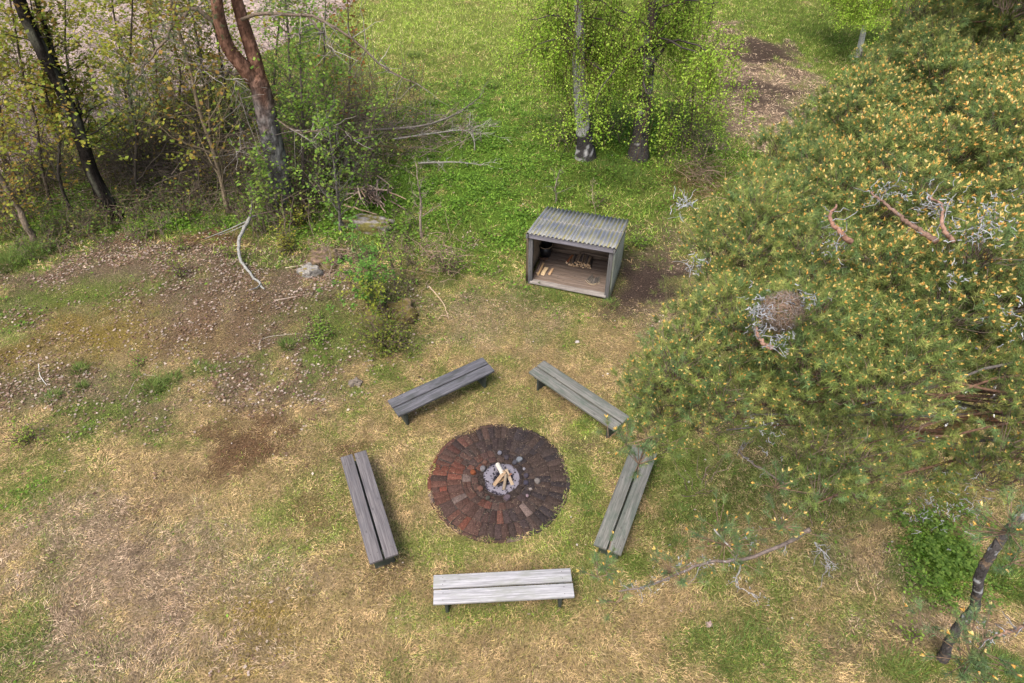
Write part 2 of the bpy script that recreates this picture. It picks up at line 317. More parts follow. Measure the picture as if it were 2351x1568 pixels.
def blades(name, n, power, ymin, ymax, wid, label, length=(.06, .13)):
    x, y = footprint(n, power, ymin, ymax); m = clear(x, y); x = x[m]; y = y[m]
    W = weights(x, y); k = pick(W, np.where(rng.random(len(x)) < .65, clumpy(x, y, 301), rng.random(len(x)))); K = np.array(list(KINDS))[k]
    drop = ((K == 'D') & (rng.random(len(k)) < .86)) | ((K == 'H') & (rng.random(len(k)) < .45)) | ((K == 'L') & (rng.random(len(k)) < .45))
    x, y, k, K = x[~drop], y[~drop], k[~drop], K[~drop]; n = len(x)
    flow = 2*math.pi*fbm(x*.55, y*.55, 41, 2)*2
    green = np.isin(K, ['G', 'H', 'C']); short = np.isin(K, ['M', 'L', 'D', 'R'])
    ang = np.where(green, rng.random(n)*6.283, flow+rng.normal(0, .75, n))
    L = rng.uniform(*length, n)*np.where(green, .85, 1)*np.where(short, .55, 1)*(.7+.6*fbm(x*1.3, y*1.3, 77))
    el = np.where(green, rng.uniform(.35, 1.25, n), rng.uniform(-.02, .42, n))
    z0 = ter(x, y)+rng.uniform(0, 1, n)*np.where(green, .01, .014+.11*np.clip(fbm(x*4.5, y*4.5, 61, 3)-.42, 0, 1))
    z0 = z0+np.where(np.hypot(x-PIT[0], y-PIT[1]) < 1.23, .034, 0)
    d = np.c_[np.cos(ang)*np.cos(el), np.sin(ang)*np.cos(el), np.sin(el)]
    s = np.c_[-np.sin(ang), np.cos(ang), rng.uniform(-.6, .6, n)]
    wd = (wid*rng.uniform(.5, 1.5, n))[:, None]
    b = np.c_[x, y, z0]; V = np.stack([b-s*wd/2, b+s*wd/2, b+d*L[:, None]+np.c_[np.zeros((n, 2)), -.15*L]], 1)
    c = kinds_colour(k, .25, np.where(rng.random(n) < .6, clumpy(x, y, 303, 9), rng.random(n))); c = c*(.8+.4*fbm(x*.7, y*.7, 91))[:, None]*(1+1.3*(fbm(x*5.5, y*5.5, 93, 3)-.5))[:, None]
    mb = MB(); mb.add(V.reshape(-1, 3), np.arange(3*n).reshape(-1, 3), np.repeat(c, 3, 0))
    o = mb.build(name, M_blade); o['kind'] = 'stuff'; tag(o, label, 'grass'); return o
blades('dry_lawn_grass', 520000, 1.25, 1.2, 12.5, .0048, 'short straw coloured grass of the clearing around the benches and brick circle', (.035, .10))
blades('meadow_grass', 380000, 1.1, 12.2, 34, .014, 'yellow green meadow grass behind the shed and around the birches', (.08, .2))
# green tussocks
def tussocks(name, spots, label):
    mb = MB()
    for (px, py, rpx, nb, L) in spots:
        c = atG(px, py); r = rpx*np.linalg.norm(c-_O)/FPX
        a = rng.random(nb)*6.283; rr = r*np.sqrt(rng.random(nb)); x = c[0]+rr*np.cos(a); y = c[1]+rr*np.sin(a)
        z = ter(x, y); o = a+rng.normal(0, .6, nb); el = rng.uniform(.5, 1.4, nb); LL = L*rng.uniform(.5, 1.1, nb)
        d = np.c_[np.cos(o)*np.cos(el), np.sin(o)*np.cos(el), np.sin(el)]; s = np.c_[-np.sin(o), np.cos(o), np.zeros(nb)]*.0035
        b = np.c_[x, y, z]; mid = b+d*LL[:, None]*.55; tip = b+d*LL[:, None]+np.c_[np.cos(o), np.sin(o), -np.ones(nb)]*LL[:, None]*.22
        V = np.stack([b-s, b+s, mid+s*.8, mid-s*.8, tip], 1).reshape(-1, 3); n = np.arange(nb)[:, None]*5
        cc = np.array([.065, .115, .028])*rng.uniform(.5, 1.7, (nb, 1))+np.array([.05, .03, .01])*rng.random((nb, 1))
        base = mb.n; mb.add(V, n+[0, 1, 2, 3], np.repeat(cc, 5, 0)); mb.L.append((n+[3, 2, 4]+base).ravel()); mb.K.append(np.full(nb, 3))
    o = mb.build(name, M_blade); o['kind'] = 'stuff'; tag(o, label, 'grass')
tussocks('grass_tussocks', [(352, 892, 22, 260, .2), (398, 872, 15, 170, .17), (318, 868, 10, 60, .15), (455, 848, 20, 120, .15), (490, 850, 12, 60, .15), (205, 990, 12, 50, .12), (55, 590, 45, 900, .26), (100, 575, 25, 500, .25), (20, 610, 30, 500, .25),
    (190, 890, 10, 150, .15), (660, 795, 13, 200, .2), (120, 915, 16, 160, .18), (185, 850, 14, 200, .16), (1640, 1490, 50, 300, .13), (1720, 1520, 80, 500, .13), (1830, 1490, 55, 260, .12), (1760, 1450, 40, 140, .12),
    (2060, 1540, 50, 260, .14), (2290, 1545, 40, 600, .2), (2320, 1330, 40, 500, .2), (2350, 1270, 30, 300, .2), (30, 1470, 60, 350, .11), (60, 1520, 50, 250, .1), (950, 130, 12, 200, .3), (1130, 200, 12, 150, .3), (990, 240, 14, 180, .3),
    (1560, 1180, 26, 260, .1), (1560, 1250, 22, 200, .1), (1335, 1130, 22, 260, .06), (1345, 1170, 16, 160, .06), (1340, 975, 14, 160, .07), (1180, 690, 60, 400, .12), (1300, 695, 50, 300, .12), (1245, 680, 40, 300, .12), (1400, 700, 20, 150, .12), (1400, 400, 60, 500, .3), (1450, 420, 50, 400, .3)],
    'dark green grass tussocks on the mound, by the benches and at lower right')
# ------------------------------------------------------------------ leaves helper
def leaf_quads(mb, P, size, cols, updown=.5, seed=None, elong=1.5):
    n = len(P); a = rng.random(n)*6.283; d = np.c_[np.cos(a), np.sin(a), rng.uniform(-updown, updown, n)]; d /= np.linalg.norm(d, axis=1)[:, None]
    s = np.c_[-np.sin(a), np.cos(a), rng.uniform(-updown, updown, n)]; s -= d*(s*d).sum(1)[:, None]; s /= np.linalg.norm(s, axis=1)[:, None]
    sz = (size*rng.uniform(.6, 1.3, n))[:, None]
    V = np.stack([P, P+d*sz*.5+s*sz*.5/elong*1.1, P+d*sz, P+d*sz*.45-s*sz*.5/elong*1.1], 1).reshape(-1, 3)
    cols = np.array(cols); c = cols[rng.integers(0, len(cols), n)]*rng.uniform(.7, 1.3, (n, 1))
    mb.add(V, np.arange(4*n).reshape(-1, 4), np.repeat(c, 4, 0))
# low broad-leaved ground cover
def herb(name, n, ymin, ymax, size, label, zr=.2):
    x, y = footprint(n, 1.0, ymin, ymax); m = clear(x, y, 1.5); x = x[m]; y = y[m]; W = weights(x, y)
    p = W[:, KINDS.index('H')]+.05*W[:, 1]; cl = fbm(x*2.2, y*2.2, 101, 3)
    m = rng.random(len(x)) < p*np.clip((cl-.36)*5, 0, 1); x = x[m]; y = y[m]; cl = cl[m]
    P = np.c_[x, y, ter(x, y)+rng.random(len(x))*zr*np.clip((cl-.3)*3, .15, 1)]
    mb = MB(); leaf_quads(mb, P, size, PAL['H'], .35); o = mb.build(name, M_leaf); o['kind'] = 'stuff'; tag(o, label, 'ground cover')
herb('leafy_undergrowth', 330000, 9.3, 30, .07, 'low bright green broad-leaved ground cover between thicket, shed and birches', .22)
herb('leafy_undergrowth', 60000, 2.0, 9.3, .045, 'low green leafy weeds on the left and right edges of the clearing', .12)
mb = MB()                                          # the bright patch under the pine at lower right
for (px, py, rr, nn) in ((2150, 1240, .55, 900), (2120, 1300, .4, 500), (2190, 1300, .38, 420), (2130, 1350, .3, 200), (2240, 1330, .3, 220), (2250, 1385, .2, 110), (2170, 1400, .22, 120), (2100, 1220, .3, 250), (2080, 1190, .3, 250), (2220, 1200, .3, 200)):
    c = atG(px, py)
    for q in range(nn//15):
        a = random.random()*6.28; r = rr*math.sqrt(random.random()); x = c[0]+r*math.cos(a)+rng.normal(0, .035, 9); y = c[1]+r*math.sin(a)+rng.normal(0, .035, 9)
        leaf_quads(mb, np.c_[x, y, ter(x, y)+random.uniform(.08, .3)+rng.uniform(-.01, .01, 9)], .05, [(.10, .18, .035), (.14, .23, .045), (.18, .27, .055)], .4)
o = mb.build('leafy_undergrowth', M_leaf); o['kind'] = 'stuff'; tag(o, 'dense bright green leafy plants below the pine, left of its dark trunk', 'ground cover')
# fallen leaves, chips
def litter(name, n, label, cols, size, fn, ymax=20, seedk='L'):
    x, y = footprint(n, 1.0, 2, ymax); m = clear(x, y, 1.22); x = x[m]; y = y[m]; W = weights(x, y); p = fn(W, x, y); m = rng.random(len(x)) < p; x = x[m]; y = y[m]
    mb = MB(); leaf_quads(mb, np.c_[x, y, ter(x, y)+rng.uniform(.012, .03, len(x))], size, cols, .32, elong=1.5); o = mb.build(name, M_leaf); o['kind'] = 'stuff'; tag(o, label, 'leaves')
li, di = KINDS.index('L'), KINDS.index('D')
litter('fallen_leaves', 200000, 'pale pinkish brown dead leaves scattered over the mound at left', [(.36, .26, .21), (.27, .18, .14), (.44, .36, .32), (.18, .11, .08), (.28, .19, .13), (.20, .13, .09), (.15, .10, .07), (.55, .47, .41), (.42, .34, .28)], .058,
       lambda W, x, y: np.clip((W[:, li]*.9+W[:, KINDS.index('M')]*.2+.06*(x < -1.5)*(y > 8))*np.clip((fbm(x*1.6, y*1.6, 131)-.3)*3.2, 0, 1), 0, 1)*1.0*(x < 1))
litter('bark_chips', 45000, 'small brown bark chips on the dark earth right of the shed', [(.22, .15, .12), (.13, .09, .07), (.33, .24, .19), (.08, .06, .05)], .035, lambda W, x, y: W[:, di]*.95*(x > .5))
litter('scattered_dry_leaves', 9000, 'few pale dry leaves lying loose on the lawn', [(.42, .33, .28), (.30, .2, .15), (.55, .5, .48)], .04, lambda W, x, y: np.full(len(x), .1))
# ------------------------------------------------------------------ brick fire pit
t = thing('brick_fire_pit', 'round sunken fire pit paved with rings of red and sooty dark bricks', 'fire pit', (PIT[0], PIT[1], 0))
mb = MB(); rr = np.array([0, .3, .34, .42, .6, .85, 1.0, 1.12, 1.19]); ns = 96; a = np.arange(ns)*2*math.pi/ns
V = []; cs = []
for k, r in enumerate(rr):
    z = .006 if r < .31 else .02
    for j in range(ns):
        rj = r*(1+(.02*math.sin(a[j]*7+k) if k == 8 else 0)); V.append((rj*math.cos(a[j]), rj*math.sin(a[j]), z if k < 8 else -.02))
        cs.append(np.array([.05, .04, .036])*(.6+.8*fbm(V[-1][0]*5+9, V[-1][1]*5+9, 4)))
j = np.arange(ns); F = np.concatenate([np.stack([k*ns+j, (k+1)*ns+j, (k+1)*ns+(j+1) % ns, k*ns+(j+1) % ns], 1) for k in range(8)])
mb.add(V, F, cs); mb.build('joint_soil', M_soil, t)
def brick(r0, r1, a0, a1, z1, col, jit=.006, skew=0):
    mb = MB(); P = []
    for r, an in ((r0, a0), (r1, a0+skew), (r1, a1+skew), (r0, a1)):
        P.append((r*math.cos(an)+random.uniform(-jit, jit), r*math.sin(an)+random.uniform(-jit, jit)))
    P = np.array(P); c = P.mean(0); b = .006
    tz = [random.uniform(-.007, .007) for _ in range(4)]
    Pi = c+(P-c)*(1-b*2/np.linalg.norm(P-c, axis=1, keepdims=True))
    V = [(*p, -.03) for p in P]+[(*p, z1-b+tz[i]) for i, p in enumerate(P)]+[(*p, z1+tz[i]) for i, p in enumerate(Pi)]
    V = np.array(V)-[c[0], c[1], 0]
    F = [(8, 9, 10, 11)]
    for i in range(4): q = (i+1) % 4; F += [(i, q, 4+q, 4+i), (4+i, 4+q, 8+q, 8+i)]
    mb.add(V, F, np.clip(np.array(col)*np.array([random.uniform(.8, 1.2)]*3), 0, 1)); o = mb.build('brick', M_brick, t); o.location = (c[0], c[1], 0); return o
def bcol(an, r):
    x, y = math.cos(an)*r, math.sin(an)*r
    s = 1/(1+math.exp(-(x*2.6+y*.7+.75+random.gauss(0, .3))*2.2))      # soot towards the right side
    if r < .62: s = max(s, .35)
    red = np.array(random.choice([(.080, .041, .032), (.066, .038, .031), (.105, .043, .031), (.056, .036, .031)])); dark = np.array(random.choice([(.036, .028, .026), (.044, .032, .028), (.030, .025, .026)]))
    if y > .55: s = max(s, .55)
    c = red*(1-s)+dark*s; q = random.random()
    if q < .025: c = np.array([.105, .078, .07])
    elif q < .06 and x < -.3 and r > .7: c = np.array([.115, .042, .03])
    return c
def ringb(r0, r1, n, z, half=0.0, gap=.008):
    ph = random.random()*6.28; da = 2*math.pi/n; a = ph
    for k in range(n):
        w_ = da*random.uniform(.9, 1.06) if k < n-1 else ph+2*math.pi-a
        if w_ < da*.35: break
        g = gap/((r0+r1)/2); zz = z+random.uniform(-.006, .006)
        if random.random() < half:
            rm = r0+(r1-r0)*random.uniform(.4, .6); brick(r0+gap/2, rm-gap/2, a+g/2, a+w_-g/2, zz, bcol(a, r0)); brick(rm+gap/2, r1-gap/2, a+g/2, a+w_-g/2, zz, bcol(a, r1))
        else: brick(r0+gap/2, r1-gap/2, a+g/2, a+w_-g/2, zz, bcol(a+w_/2, r1), skew=random.uniform(-.01, .01))
        a += w_
ringb(1.105, 1.175, 29, .026, gap=.01); ringb(.853, 1.102, 55, .029, .05, .005); ringb(.603, .851, 41, .028, .1, .005); ringb(.458, .601, 29, .028, .12, .005); ringb(.335, .455, 18, .035, .15, .02)
# loose broken stones on the inner rim
for (zx, zy, c) in ((820, 660, (.2, .19, .2)), (1013, 482, (.2, .2, .24)), (1232, 555, (.2, .22, .25)), (1288, 662, (.3, .29, .33)), (1310, 740, (.07, .06, .08)), (1310, 820, (.06, .055, .08)), (1095, 985, (.13, .10, .12)), (1325, 965, (.3, .22, .25)), (1180, 590, (.08, .08, .1)),
                    (795, 885, (.16, .08, .06)), (845, 590, (.15, .08, .06)), (710, 700, (.22, .07, .03)), (1360, 890, (.35, .3, .28)), (880, 990, (.07, .07, .06)), (1090, 535, (.06, .05, .06)), (1440, 800, (.2, .18, .17))):
    p = at((1480+zx/3.136)*.6364, (1480+zy/3.136)*.6364, .05)-PIT
    bm = bmesh.new(); bmesh.ops.create_icosphere(bm, subdivisions=2, radius=1)
    c = tuple(v*.62 for v in c); s = random.uniform(.034, .05) if c[0] < .15 else .024
    for v in bm.verts:
        v.co *= 1+.25*(vnoise(v.co.x*1.3+zx, v.co.y*1.3+v.co.z)-.5); v.co.x = max(-.8, min(.8, v.co.x)); v.co = Vector((v.co.x*s*1.3, v.co.y*s, max(-.6, min(.7, v.co.z))*s))
    me = bpy.data.meshes.new('loose_stone'); bm.to_mesh(me); bm.free(); ca = me.color_attributes.new('Col', 'FLOAT_COLOR', 'POINT'); ca.data.foreach_set('color', list((*c, 1))*len(me.vertices)); me.materials.append(M_stone)
    o = bpy.data.objects.new('loose_stone', me); C.objects.link(o); o.parent = t; o.location = (p[0], p[1], .05); o.rotation_euler = (0, 0, random.random()*6)
mb = MB(); n_ = 900; a = rng.random(n_)*6.283; rr = 1.17*np.sqrt(rng.random(n_)*.9+.1); x = rr*np.cos(a); y = rr*np.sin(a); o_ = rng.random(n_)*6.283; L = rng.uniform(.01, .06, n_); d = np.c_[np.cos(o_)*L, np.sin(o_)*L, np.full(n_, .002)]; sd_ = np.c_[-np.sin(o_), np.cos(o_), np.zeros(n_)]*.0018
b_ = np.c_[x, y, np.full(n_, .043)]; mb.add(np.stack([b_-sd_, b_+sd_, b_+d], 1).reshape(-1, 3), np.arange(3*n_).reshape(-1, 3), np.repeat(np.array([(.25, .19, .13), (.14, .10, .08), (.35, .28, .2), (.09, .07, .06)])[rng.integers(0, 4, n_)], 3, 0)); o = mb.build('dry_debris', M_blade, t); o['kind'] = 'stuff'
# ash bed with charcoal
m_ash, n, p = newmat('wood_ash'); p.inputs['Roughness'].default_value = 1; p.inputs['Specular IOR Level'].default_value = 0
tc = N(n, 'ShaderNodeTexCoord'); n1 = N(n, 'ShaderNodeTexNoise', Scale=26.0, Detail=8.0, Roughness=.75); n.links.new(tc.outputs['Object'], n1.inputs[0])
ln = N(n, 'ShaderNodeVectorMath', operation='LENGTH'); n.links.new(tc.outputs['Object'], ln.inputs[0])
n2 = N(n, 'ShaderNodeTexNoise', Scale=6.0, Detail=3.0); n.links.new(tc.outputs['Object'], n2.inputs[0])
m1 = N(n, 'ShaderNodeMapRange'); m1.inputs[1].default_value = .08; m1.inputs[2].default_value = .2; m1.inputs[3].default_value = -.3; m1.inputs[4].default_value = .10; n.links.new(ln.outputs['Value'], m1.inputs[0])
m3 = N(n, 'ShaderNodeMapRange'); m3.inputs[1].default_value = .25; m3.inputs[2].default_value = .34; m3.inputs[3].default_value = 0; m3.inputs[4].default_value = -.25; n.links.new(ln.outputs['Value'], m3.inputs[0])
ad = N(n, 'ShaderNodeMath', operation='ADD'); n.links.new(n1.outputs[0], ad.inputs[0]); n.links.new(m1.outputs[0], ad.inputs[1])
ad2 = N(n, 'ShaderNodeMath', operation='ADD'); n.links.new(ad.outputs[0], ad2.inputs[0]); n.links.new(m3.outputs[0], ad2.inputs[1])
ad3 = N(n, 'ShaderNodeMath', operation='MULTIPLY_ADD'); n.links.new(n2.outputs[0], ad3.inputs[0]); ad3.inputs[1].default_value = .35; n.links.new(ad2.outputs[0], ad3.inputs[2])
cr = N(n, 'ShaderNodeValToRGB'); cr.color_ramp.elements[0].position = .56; cr.color_ramp.elements[0].color = (.018, .016, .024, 1); cr.color_ramp.elements[1].position = .66; cr.color_ramp.elements[1].color = (.17, .16, .19, 1)
n.links.new(ad3.outputs[0], cr.inputs[0]); n.links.new(cr.outputs[0], p.inputs['Base Color']); b = N(n, 'ShaderNodeBump', Strength=1, Distance=.01); n.links.new(n1.outputs[0], b.inputs['Height']); n.links.new(b.outputs[0], p.inputs['Normal'])
ASH = at((1480+1040/3.136)*.6364, (1480+775/3.136)*.6364, .0)
mb = MB(); V = [(0, 0, .012)]; 
for r in (.08, .16, .24, .30, .335):
    for j in range(48):
        an = j*2*math.pi/48; q = r*(1+.06*math.sin(3*an+1)+.04*math.sin(7*an)); V.append((q*math.cos(an), q*math.sin(an), (.012 if r < .2 else .025 if r < .29 else .02 if r < .32 else -.02)+.008*vnoise(an*3, r*20)))
F = [(1+k*48+j, 1+(k+1)*48+j, 1+(k+1)*48+(j+1) % 48, 1+k*48+(j+1) % 48) for k in range(4) for j in range(48)]
mb.add(V, F, (.3, .3, .3)); mb.L += [np.array([0, 1+j, 1+(j+1) % 48]) for j in range(48)]; mb.K += [np.array([3])]*48
o = mb.build('ash_bed', m_ash, t, smooth=True); o.location = (ASH[0]-PIT[0], ASH[1]-PIT[1], 0)
mb = MB()                                           # charcoal crumbs
for _ in range(150):
    a = random.random()*6.28; r = .3*random.random()**.7; s = random.uniform(.004, .013); x, y = r*math.cos(a), r*math.sin(a)
    mb.box(x-s, x+s*1.3, y-s*.8, y+s, .01, .022+s*1.2, random.choice([(.02, .02, .025), (.03, .025, .03), (.05, .045, .05)]))
o = mb.build('charcoal', M_rough, t); o.location = (ASH[0]-PIT[0], ASH[1]-PIT[1], 0); o['kind'] = 'stuff'
# firewood standing over the ash
def fz(zx, zy, z): return at((1480+zx/3.136)*.6364, (1480+zy/3.136)*.6364, z)
def log_mesh(A, B, r, bark, endc, split=False, k=12, rings=7, wob=.06):
    A, B = np.asarray(A, float), np.asarray(B, float); mb = MB(); P = A+(B-A)*np.linspace(0, 1, rings)[:, None]
    P = P+rng.normal(0, r*.05, P.shape); rad = r*(1+rng.uniform(-wob, wob, rings))
    s0 = mb.n; mb.tubes(P[None], rad[None], k, bark)
    V = mb.V[-1]
    if split:                                        # flatten one side to a split face
        D = (B-A)/np.linalg.norm(B-A); u = np.cross(D, [0, 0, 1.]); u /= np.linalg.norm(u); up = np.cross(u, D)*math.copysign(1, np.cross(u, D)[2])
        c = np.repeat(P, k, 0); h = (V-c)@up; V = V-np.outer(np.clip(h-r*.1, 0, None), up); mb.V[-1] = V
        cc = np.array(mb.Cc[-1]); cc[h > r*.1] = endc; mb.Cc[-1] = cc
    for e, sgn in ((0, -1), (rings-1, 1)):
        ring = V[e*k:(e+1)*k]; c = ring.mean(0); n0 = mb.n; mb.add(np.vstack([ring, c]), [(j, (j+1) % k, k) if sgn > 0 else ((j+1) % k, j, k) for j in range(k)], endc)
    return mb
birch_b, birch_e = (.48, .45, .40), (.30, .22, .14)
for nm, A, B, r, b, e, sp, lab in (
    ('birch_log', fz(990, 618, .04), fz(1052, 730, .16), .040, birch_b, birch_e, False, 'thick white birch log leaning from the back of the fire pit, topmost of the stack'),
    ('split_log', fz(945, 850, .03), fz(1070, 690, .2), .036, (.13, .09, .06), (.24, .17, .11), True, 'split brown log with pale face leaning at the left of the fire pit stack'),
    ('round_log', fz(1058, 898, .03), fz(1085, 722, .19), .026, (.19, .15, .11), (.27, .2, .14), False, 'slim grey brown round log pointing towards the front of the fire pit'),
    ('birch_log', fz(1158, 845, .03), fz(1083, 668, .17), .028, (.40, .36, .31), (.30, .23, .16), True, 'slim white split log leaning at the right of the fire pit stack'),
    ('split_log', fz(990, 815, .02), fz(1075, 765, .06), .024, (.22, .14, .08), (.36, .24, .13), True, 'short brown piece of wood lying low beneath the stacked firewood'),
    ('bark_piece', fz(1115, 745, .1), fz(1145, 715, .13), .012, (.22, .10, .06), (.25, .12, .07), False, 'small reddish scrap of bark on the right birch log')):
    o = solo(log_mesh(A, B, r, b, e, sp), nm, M_rough, True); tag(o, lab, 'firewood', None if nm == 'bark_piece' else 'firewood standing in the fire pit')
# ------------------------------------------------------------------ benches
def z7(x, y): return ((1180+x/1.568)*.6364, (1240+y/1.568)*.6364)
SZ = .42
def bench(corn, mat, legmat, label, lean=0):
    P = [at(*z7(*c), SZ)[:2] for c in corn]          # four corners: A-B one end, D-C the other (A,D on one long side)
    A, B_, Cc, D = P; mid = (A+B_+Cc+D)/4; ax = ((D+Cc)-(A+B_))/2; L = np.linalg.norm(ax); an = math.atan2(ax[1], ax[0])
    wd = .42
    t = thing('bench', label, 'bench', (mid[0], mid[1], 0), an, 'plank benches around the fire pit')
    pl_ = {}
    for s in (-1, 1):
        mb = MB(); y0, y1 = (.015, wd/2) if s > 0 else (-wd/2, -.015)
        off = random.uniform(-.008, .008); mb.box(-L/2, L/2, -(y1-y0)/2, (y1-y0)/2, -.024, .024, b=.006)
        o = pl_[s] = mb.build('seat_plank', mat, t); o.location = (off, (y0+y1)/2, SZ-.024+random.uniform(-.002, .002)); o.rotation_euler = (random.uniform(-.02, .02)+s*-.012, random.uniform(-.003, .003), random.uniform(-.003, .003))
    for s in (-1, 1):
        mb = MB(); mb.box(-.15, .15, -.022, .022, -(SZ-.05)/2-.02, (SZ-.05)/2, b=.004)
        o = mb.build('leg', legmat, t); o.location = (s*(L/2-.17), 0, (SZ-.05)/2); o.rotation_euler = (s*0, 0, R(90))
        mb = MB(); mb.box(-wd/2+.03, wd/2-.03, -.02, .02, -.03, .03, b=.004)
        o = mb.build('cleat', legmat, t); o.location = (s*(L/2-.128), 0, SZ-.048-.033); o.rotation_euler = (0, 0, R(90))
    mb = MB(); mb.box(-L/2+.2, L/2-.2, -.02, .02, -.05, .05, b=.004); o = mb.build('stretcher', legmat, t); o.location = (0, 0, .24)
    for s in (-1, 1):
        for q in (-1, 1):
            for e in (-.05, .05):
                mb = MB(); mb.tube([(0, 0, -.004), (0, 0, .0015)], .0055, 8, (.05, .045, .04)); o = mb.build('nail', M_twig, pl_[q]); o.location = (s*(L/2-.13), e, .0245)
    return t
w_grey = wood_mat('bench_wood_slate', (0.069, 0.069, 0.083), (0.132, 0.132, 0.149), (0.046, 0.050, 0.050), .85)
w_green = wood_mat('bench_wood_green_grey', (0.109, 0.110, 0.098), (0.182, 0.180, 0.165), (0.073, 0.092, 0.075), .85)
w_green2 = wood_mat('bench_wood_mossy', (0.108, 0.109, 0.096), (0.171, 0.169, 0.153), (0.068, 0.085, 0.070), .85)
w_purple = wood_mat('bench_wood_purplish', (0.095, 0.086, 0.093), (0.150, 0.139, 0.143), (0.070, 0.071, 0.082), .4)
w_pale = wood_mat('bench_wood_pale', (0.262, 0.262, 0.275), (0.387, 0.387, 0.412), (0.223, 0.231, 0.216), .85)
w_leg = wood_mat('bench_leg_wood', (0.030, 0.036, 0.030), (0.060, 0.069, 0.060), (0.030, 0.048, 0.030), .6)
bench([(348, 322), (395, 405), (947, 150), (878, 77)], w_grey, w_leg, 'dark slate grey plank bench behind the fire pit at left, slanting up to the right')
bench([(1147, 155), (1222, 97), (1700, 412), (1638, 488)], w_green, w_leg, 'greenish grey plank bench behind the fire pit at right, its end under pine twigs')
bench([(78, 640), (216, 606), (398, 1193), (247, 1240)], w_purple, w_leg, 'purplish brown plank bench left of the fire pit')
bench([(1737, 570), (1857, 612), (1655, 1188), (1517, 1135)], w_green2, w_leg, 'grey green plank bench right of the fire pit with its far end below the pine')
bench([(597, 1467), (603, 1312), (1375, 1273), (1400, 1425)], w_pale, w_leg, 'pale silvery white plank bench in front of the fire pit')
# ------------------------------------------------------------------ firewood shelter
sh_post = wood_mat('shelter_post_wood', (0.075, 0.075, 0.079), (0.143, 0.139, 0.146), (0.060, 0.068, 0.060), .4)
sh_beam = wood_mat('shelter_beam_wood', (0.166, 0.161, 0.195), (0.264, 0.254, 0.302), (0.127, 0.127, 0.137), .5)
sh_floor = wood_mat('shelter_floor_wood', (0.108, 0.080, 0.064), (0.209, 0.160, 0.132), (0.144, 0.118, 0.104), .6)
sh_sill = wood_mat('shelter_sill_wood', (0.184, 0.166, 0.156), (0.331, 0.304, 0.285), (0.129, 0.106, 0.092), .6)
sh_back = wood_mat('shelter_back_boards', (0.093, 0.064, 0.047), (0.221, 0.162, 0.119), (0.068, 0.051, 0.038), .6)
def corr_mat(name, base, dirt, streak, algae):
    m, n, p = newmat(name); p.inputs['Roughness'].default_value = .45; p.inputs['Specular IOR Level'].default_value = .4
    tc = N(n, 'ShaderNodeTexCoord'); a = N(n, 'ShaderNodeAttribute', attribute_name='Col')
    mp = N(n, 'ShaderNodeMapping'); mp.inputs['Scale'].default_value = (18, 1.6, 1.6); n.links.new(tc.outputs['Object'], mp.inputs[0])
    nz = N(n, 'ShaderNodeTexNoise', Scale=1.0, Detail=6.0, Roughness=.6); n.links.new(mp.outputs[0], nz.inputs[0])
    big = N(n, 'ShaderNodeTexNoise', Scale=2.3, Detail=4.0); n.links.new(tc.outputs['Object'], big.inputs[0])
    sx = N(n, 'ShaderNodeSeparateXYZ'); n.links.new(a.outputs[0], sx.inputs[0])
    mx0 = N(n, 'ShaderNodeMix', data_type='RGBA'); mrb = N(n, 'ShaderNodeMapRange'); mrb.inputs[1].default_value = .4; mrb.inputs[2].default_value = .6; n.links.new(big.outputs[0], mrb.inputs[0]); n.links.new(mrb.outputs[0], mx0.inputs[0])
    mx0.inputs[6].default_value = (*base, 1); mx0.inputs[7].default_value = (*streak, 1)
    # algae sits in the valleys (Col.r = depth of the valley), broken by noise
    mu = N(n, 'ShaderNodeMath', operation='MULTIPLY'); mr = N(n, 'ShaderNodeMapRange'); mr.inputs[1].default_value = .42; mr.inputs[2].default_value = .58; n.links.new(nz.outputs[0], mr.inputs[0]); n.links.new(mr.outputs[0], mu.inputs[0]); n.links.new(sx.outputs[0], mu.inputs[1])
    mu2 = N(n, 'ShaderNodeMath', operation='MULTIPLY'); n.links.new(mu.outputs[0], mu2.inputs[0]); mu2.inputs[1].default_value = algae
    mx1 = N(n, 'ShaderNodeMix', data_type='RGBA'); n.links.new(mu2.outputs[0], mx1.inputs[0]); n.links.new(mx0.outputs[2], mx1.inputs[6]); mx1.inputs[7].default_value = (*dirt, 1)
    # pale rubbed line over the purlin (Col.g)
    mx2 = N(n, 'ShaderNodeMix', data_type='RGBA'); n.links.new(sx.outputs[1], mx2.inputs[0]); n.links.new(mx1.outputs[2], mx2.inputs[6]); mx2.inputs[7].default_value = (.38, .35, .36, 1)
    f = N(n, 'ShaderNodeTexNoise', Scale=60.0, Detail=4.0); n.links.new(tc.outputs['Object'], f.inputs[0])
    mr2 = N(n, 'ShaderNodeMapRange'); mr2.inputs[1].default_value = .3; mr2.inputs[2].default_value = .7; mr2.inputs[3].default_value = .75; mr2.inputs[4].default_value = 1.25; n.links.new(f.outputs[0], mr2.inputs[0])
    vm = N(n, 'ShaderNodeVectorMath', operation='MULTIPLY'); n.links.new(mx2.outputs[2], vm.inputs[0]); n.links.new(mr2.outputs[0], vm.inputs[1]); n.links.new(vm.outputs[0], p.inputs['Base Color'])
    return m
M_roof = corr_mat('corrugated_roofing', (.20, .205, .20), (.18, .165, .055), (.12, .135, .185), 1.0)
M_wallsheet = corr_mat('corrugated_wall_sheet', (.30, .32, .27), (.12, .13, .08), (.22, .24, .20), .9); M_wallin = corr_mat('corrugated_wall_brown', (.24, .19, .14), (.10, .07, .05), (.19, .15, .11), .9)
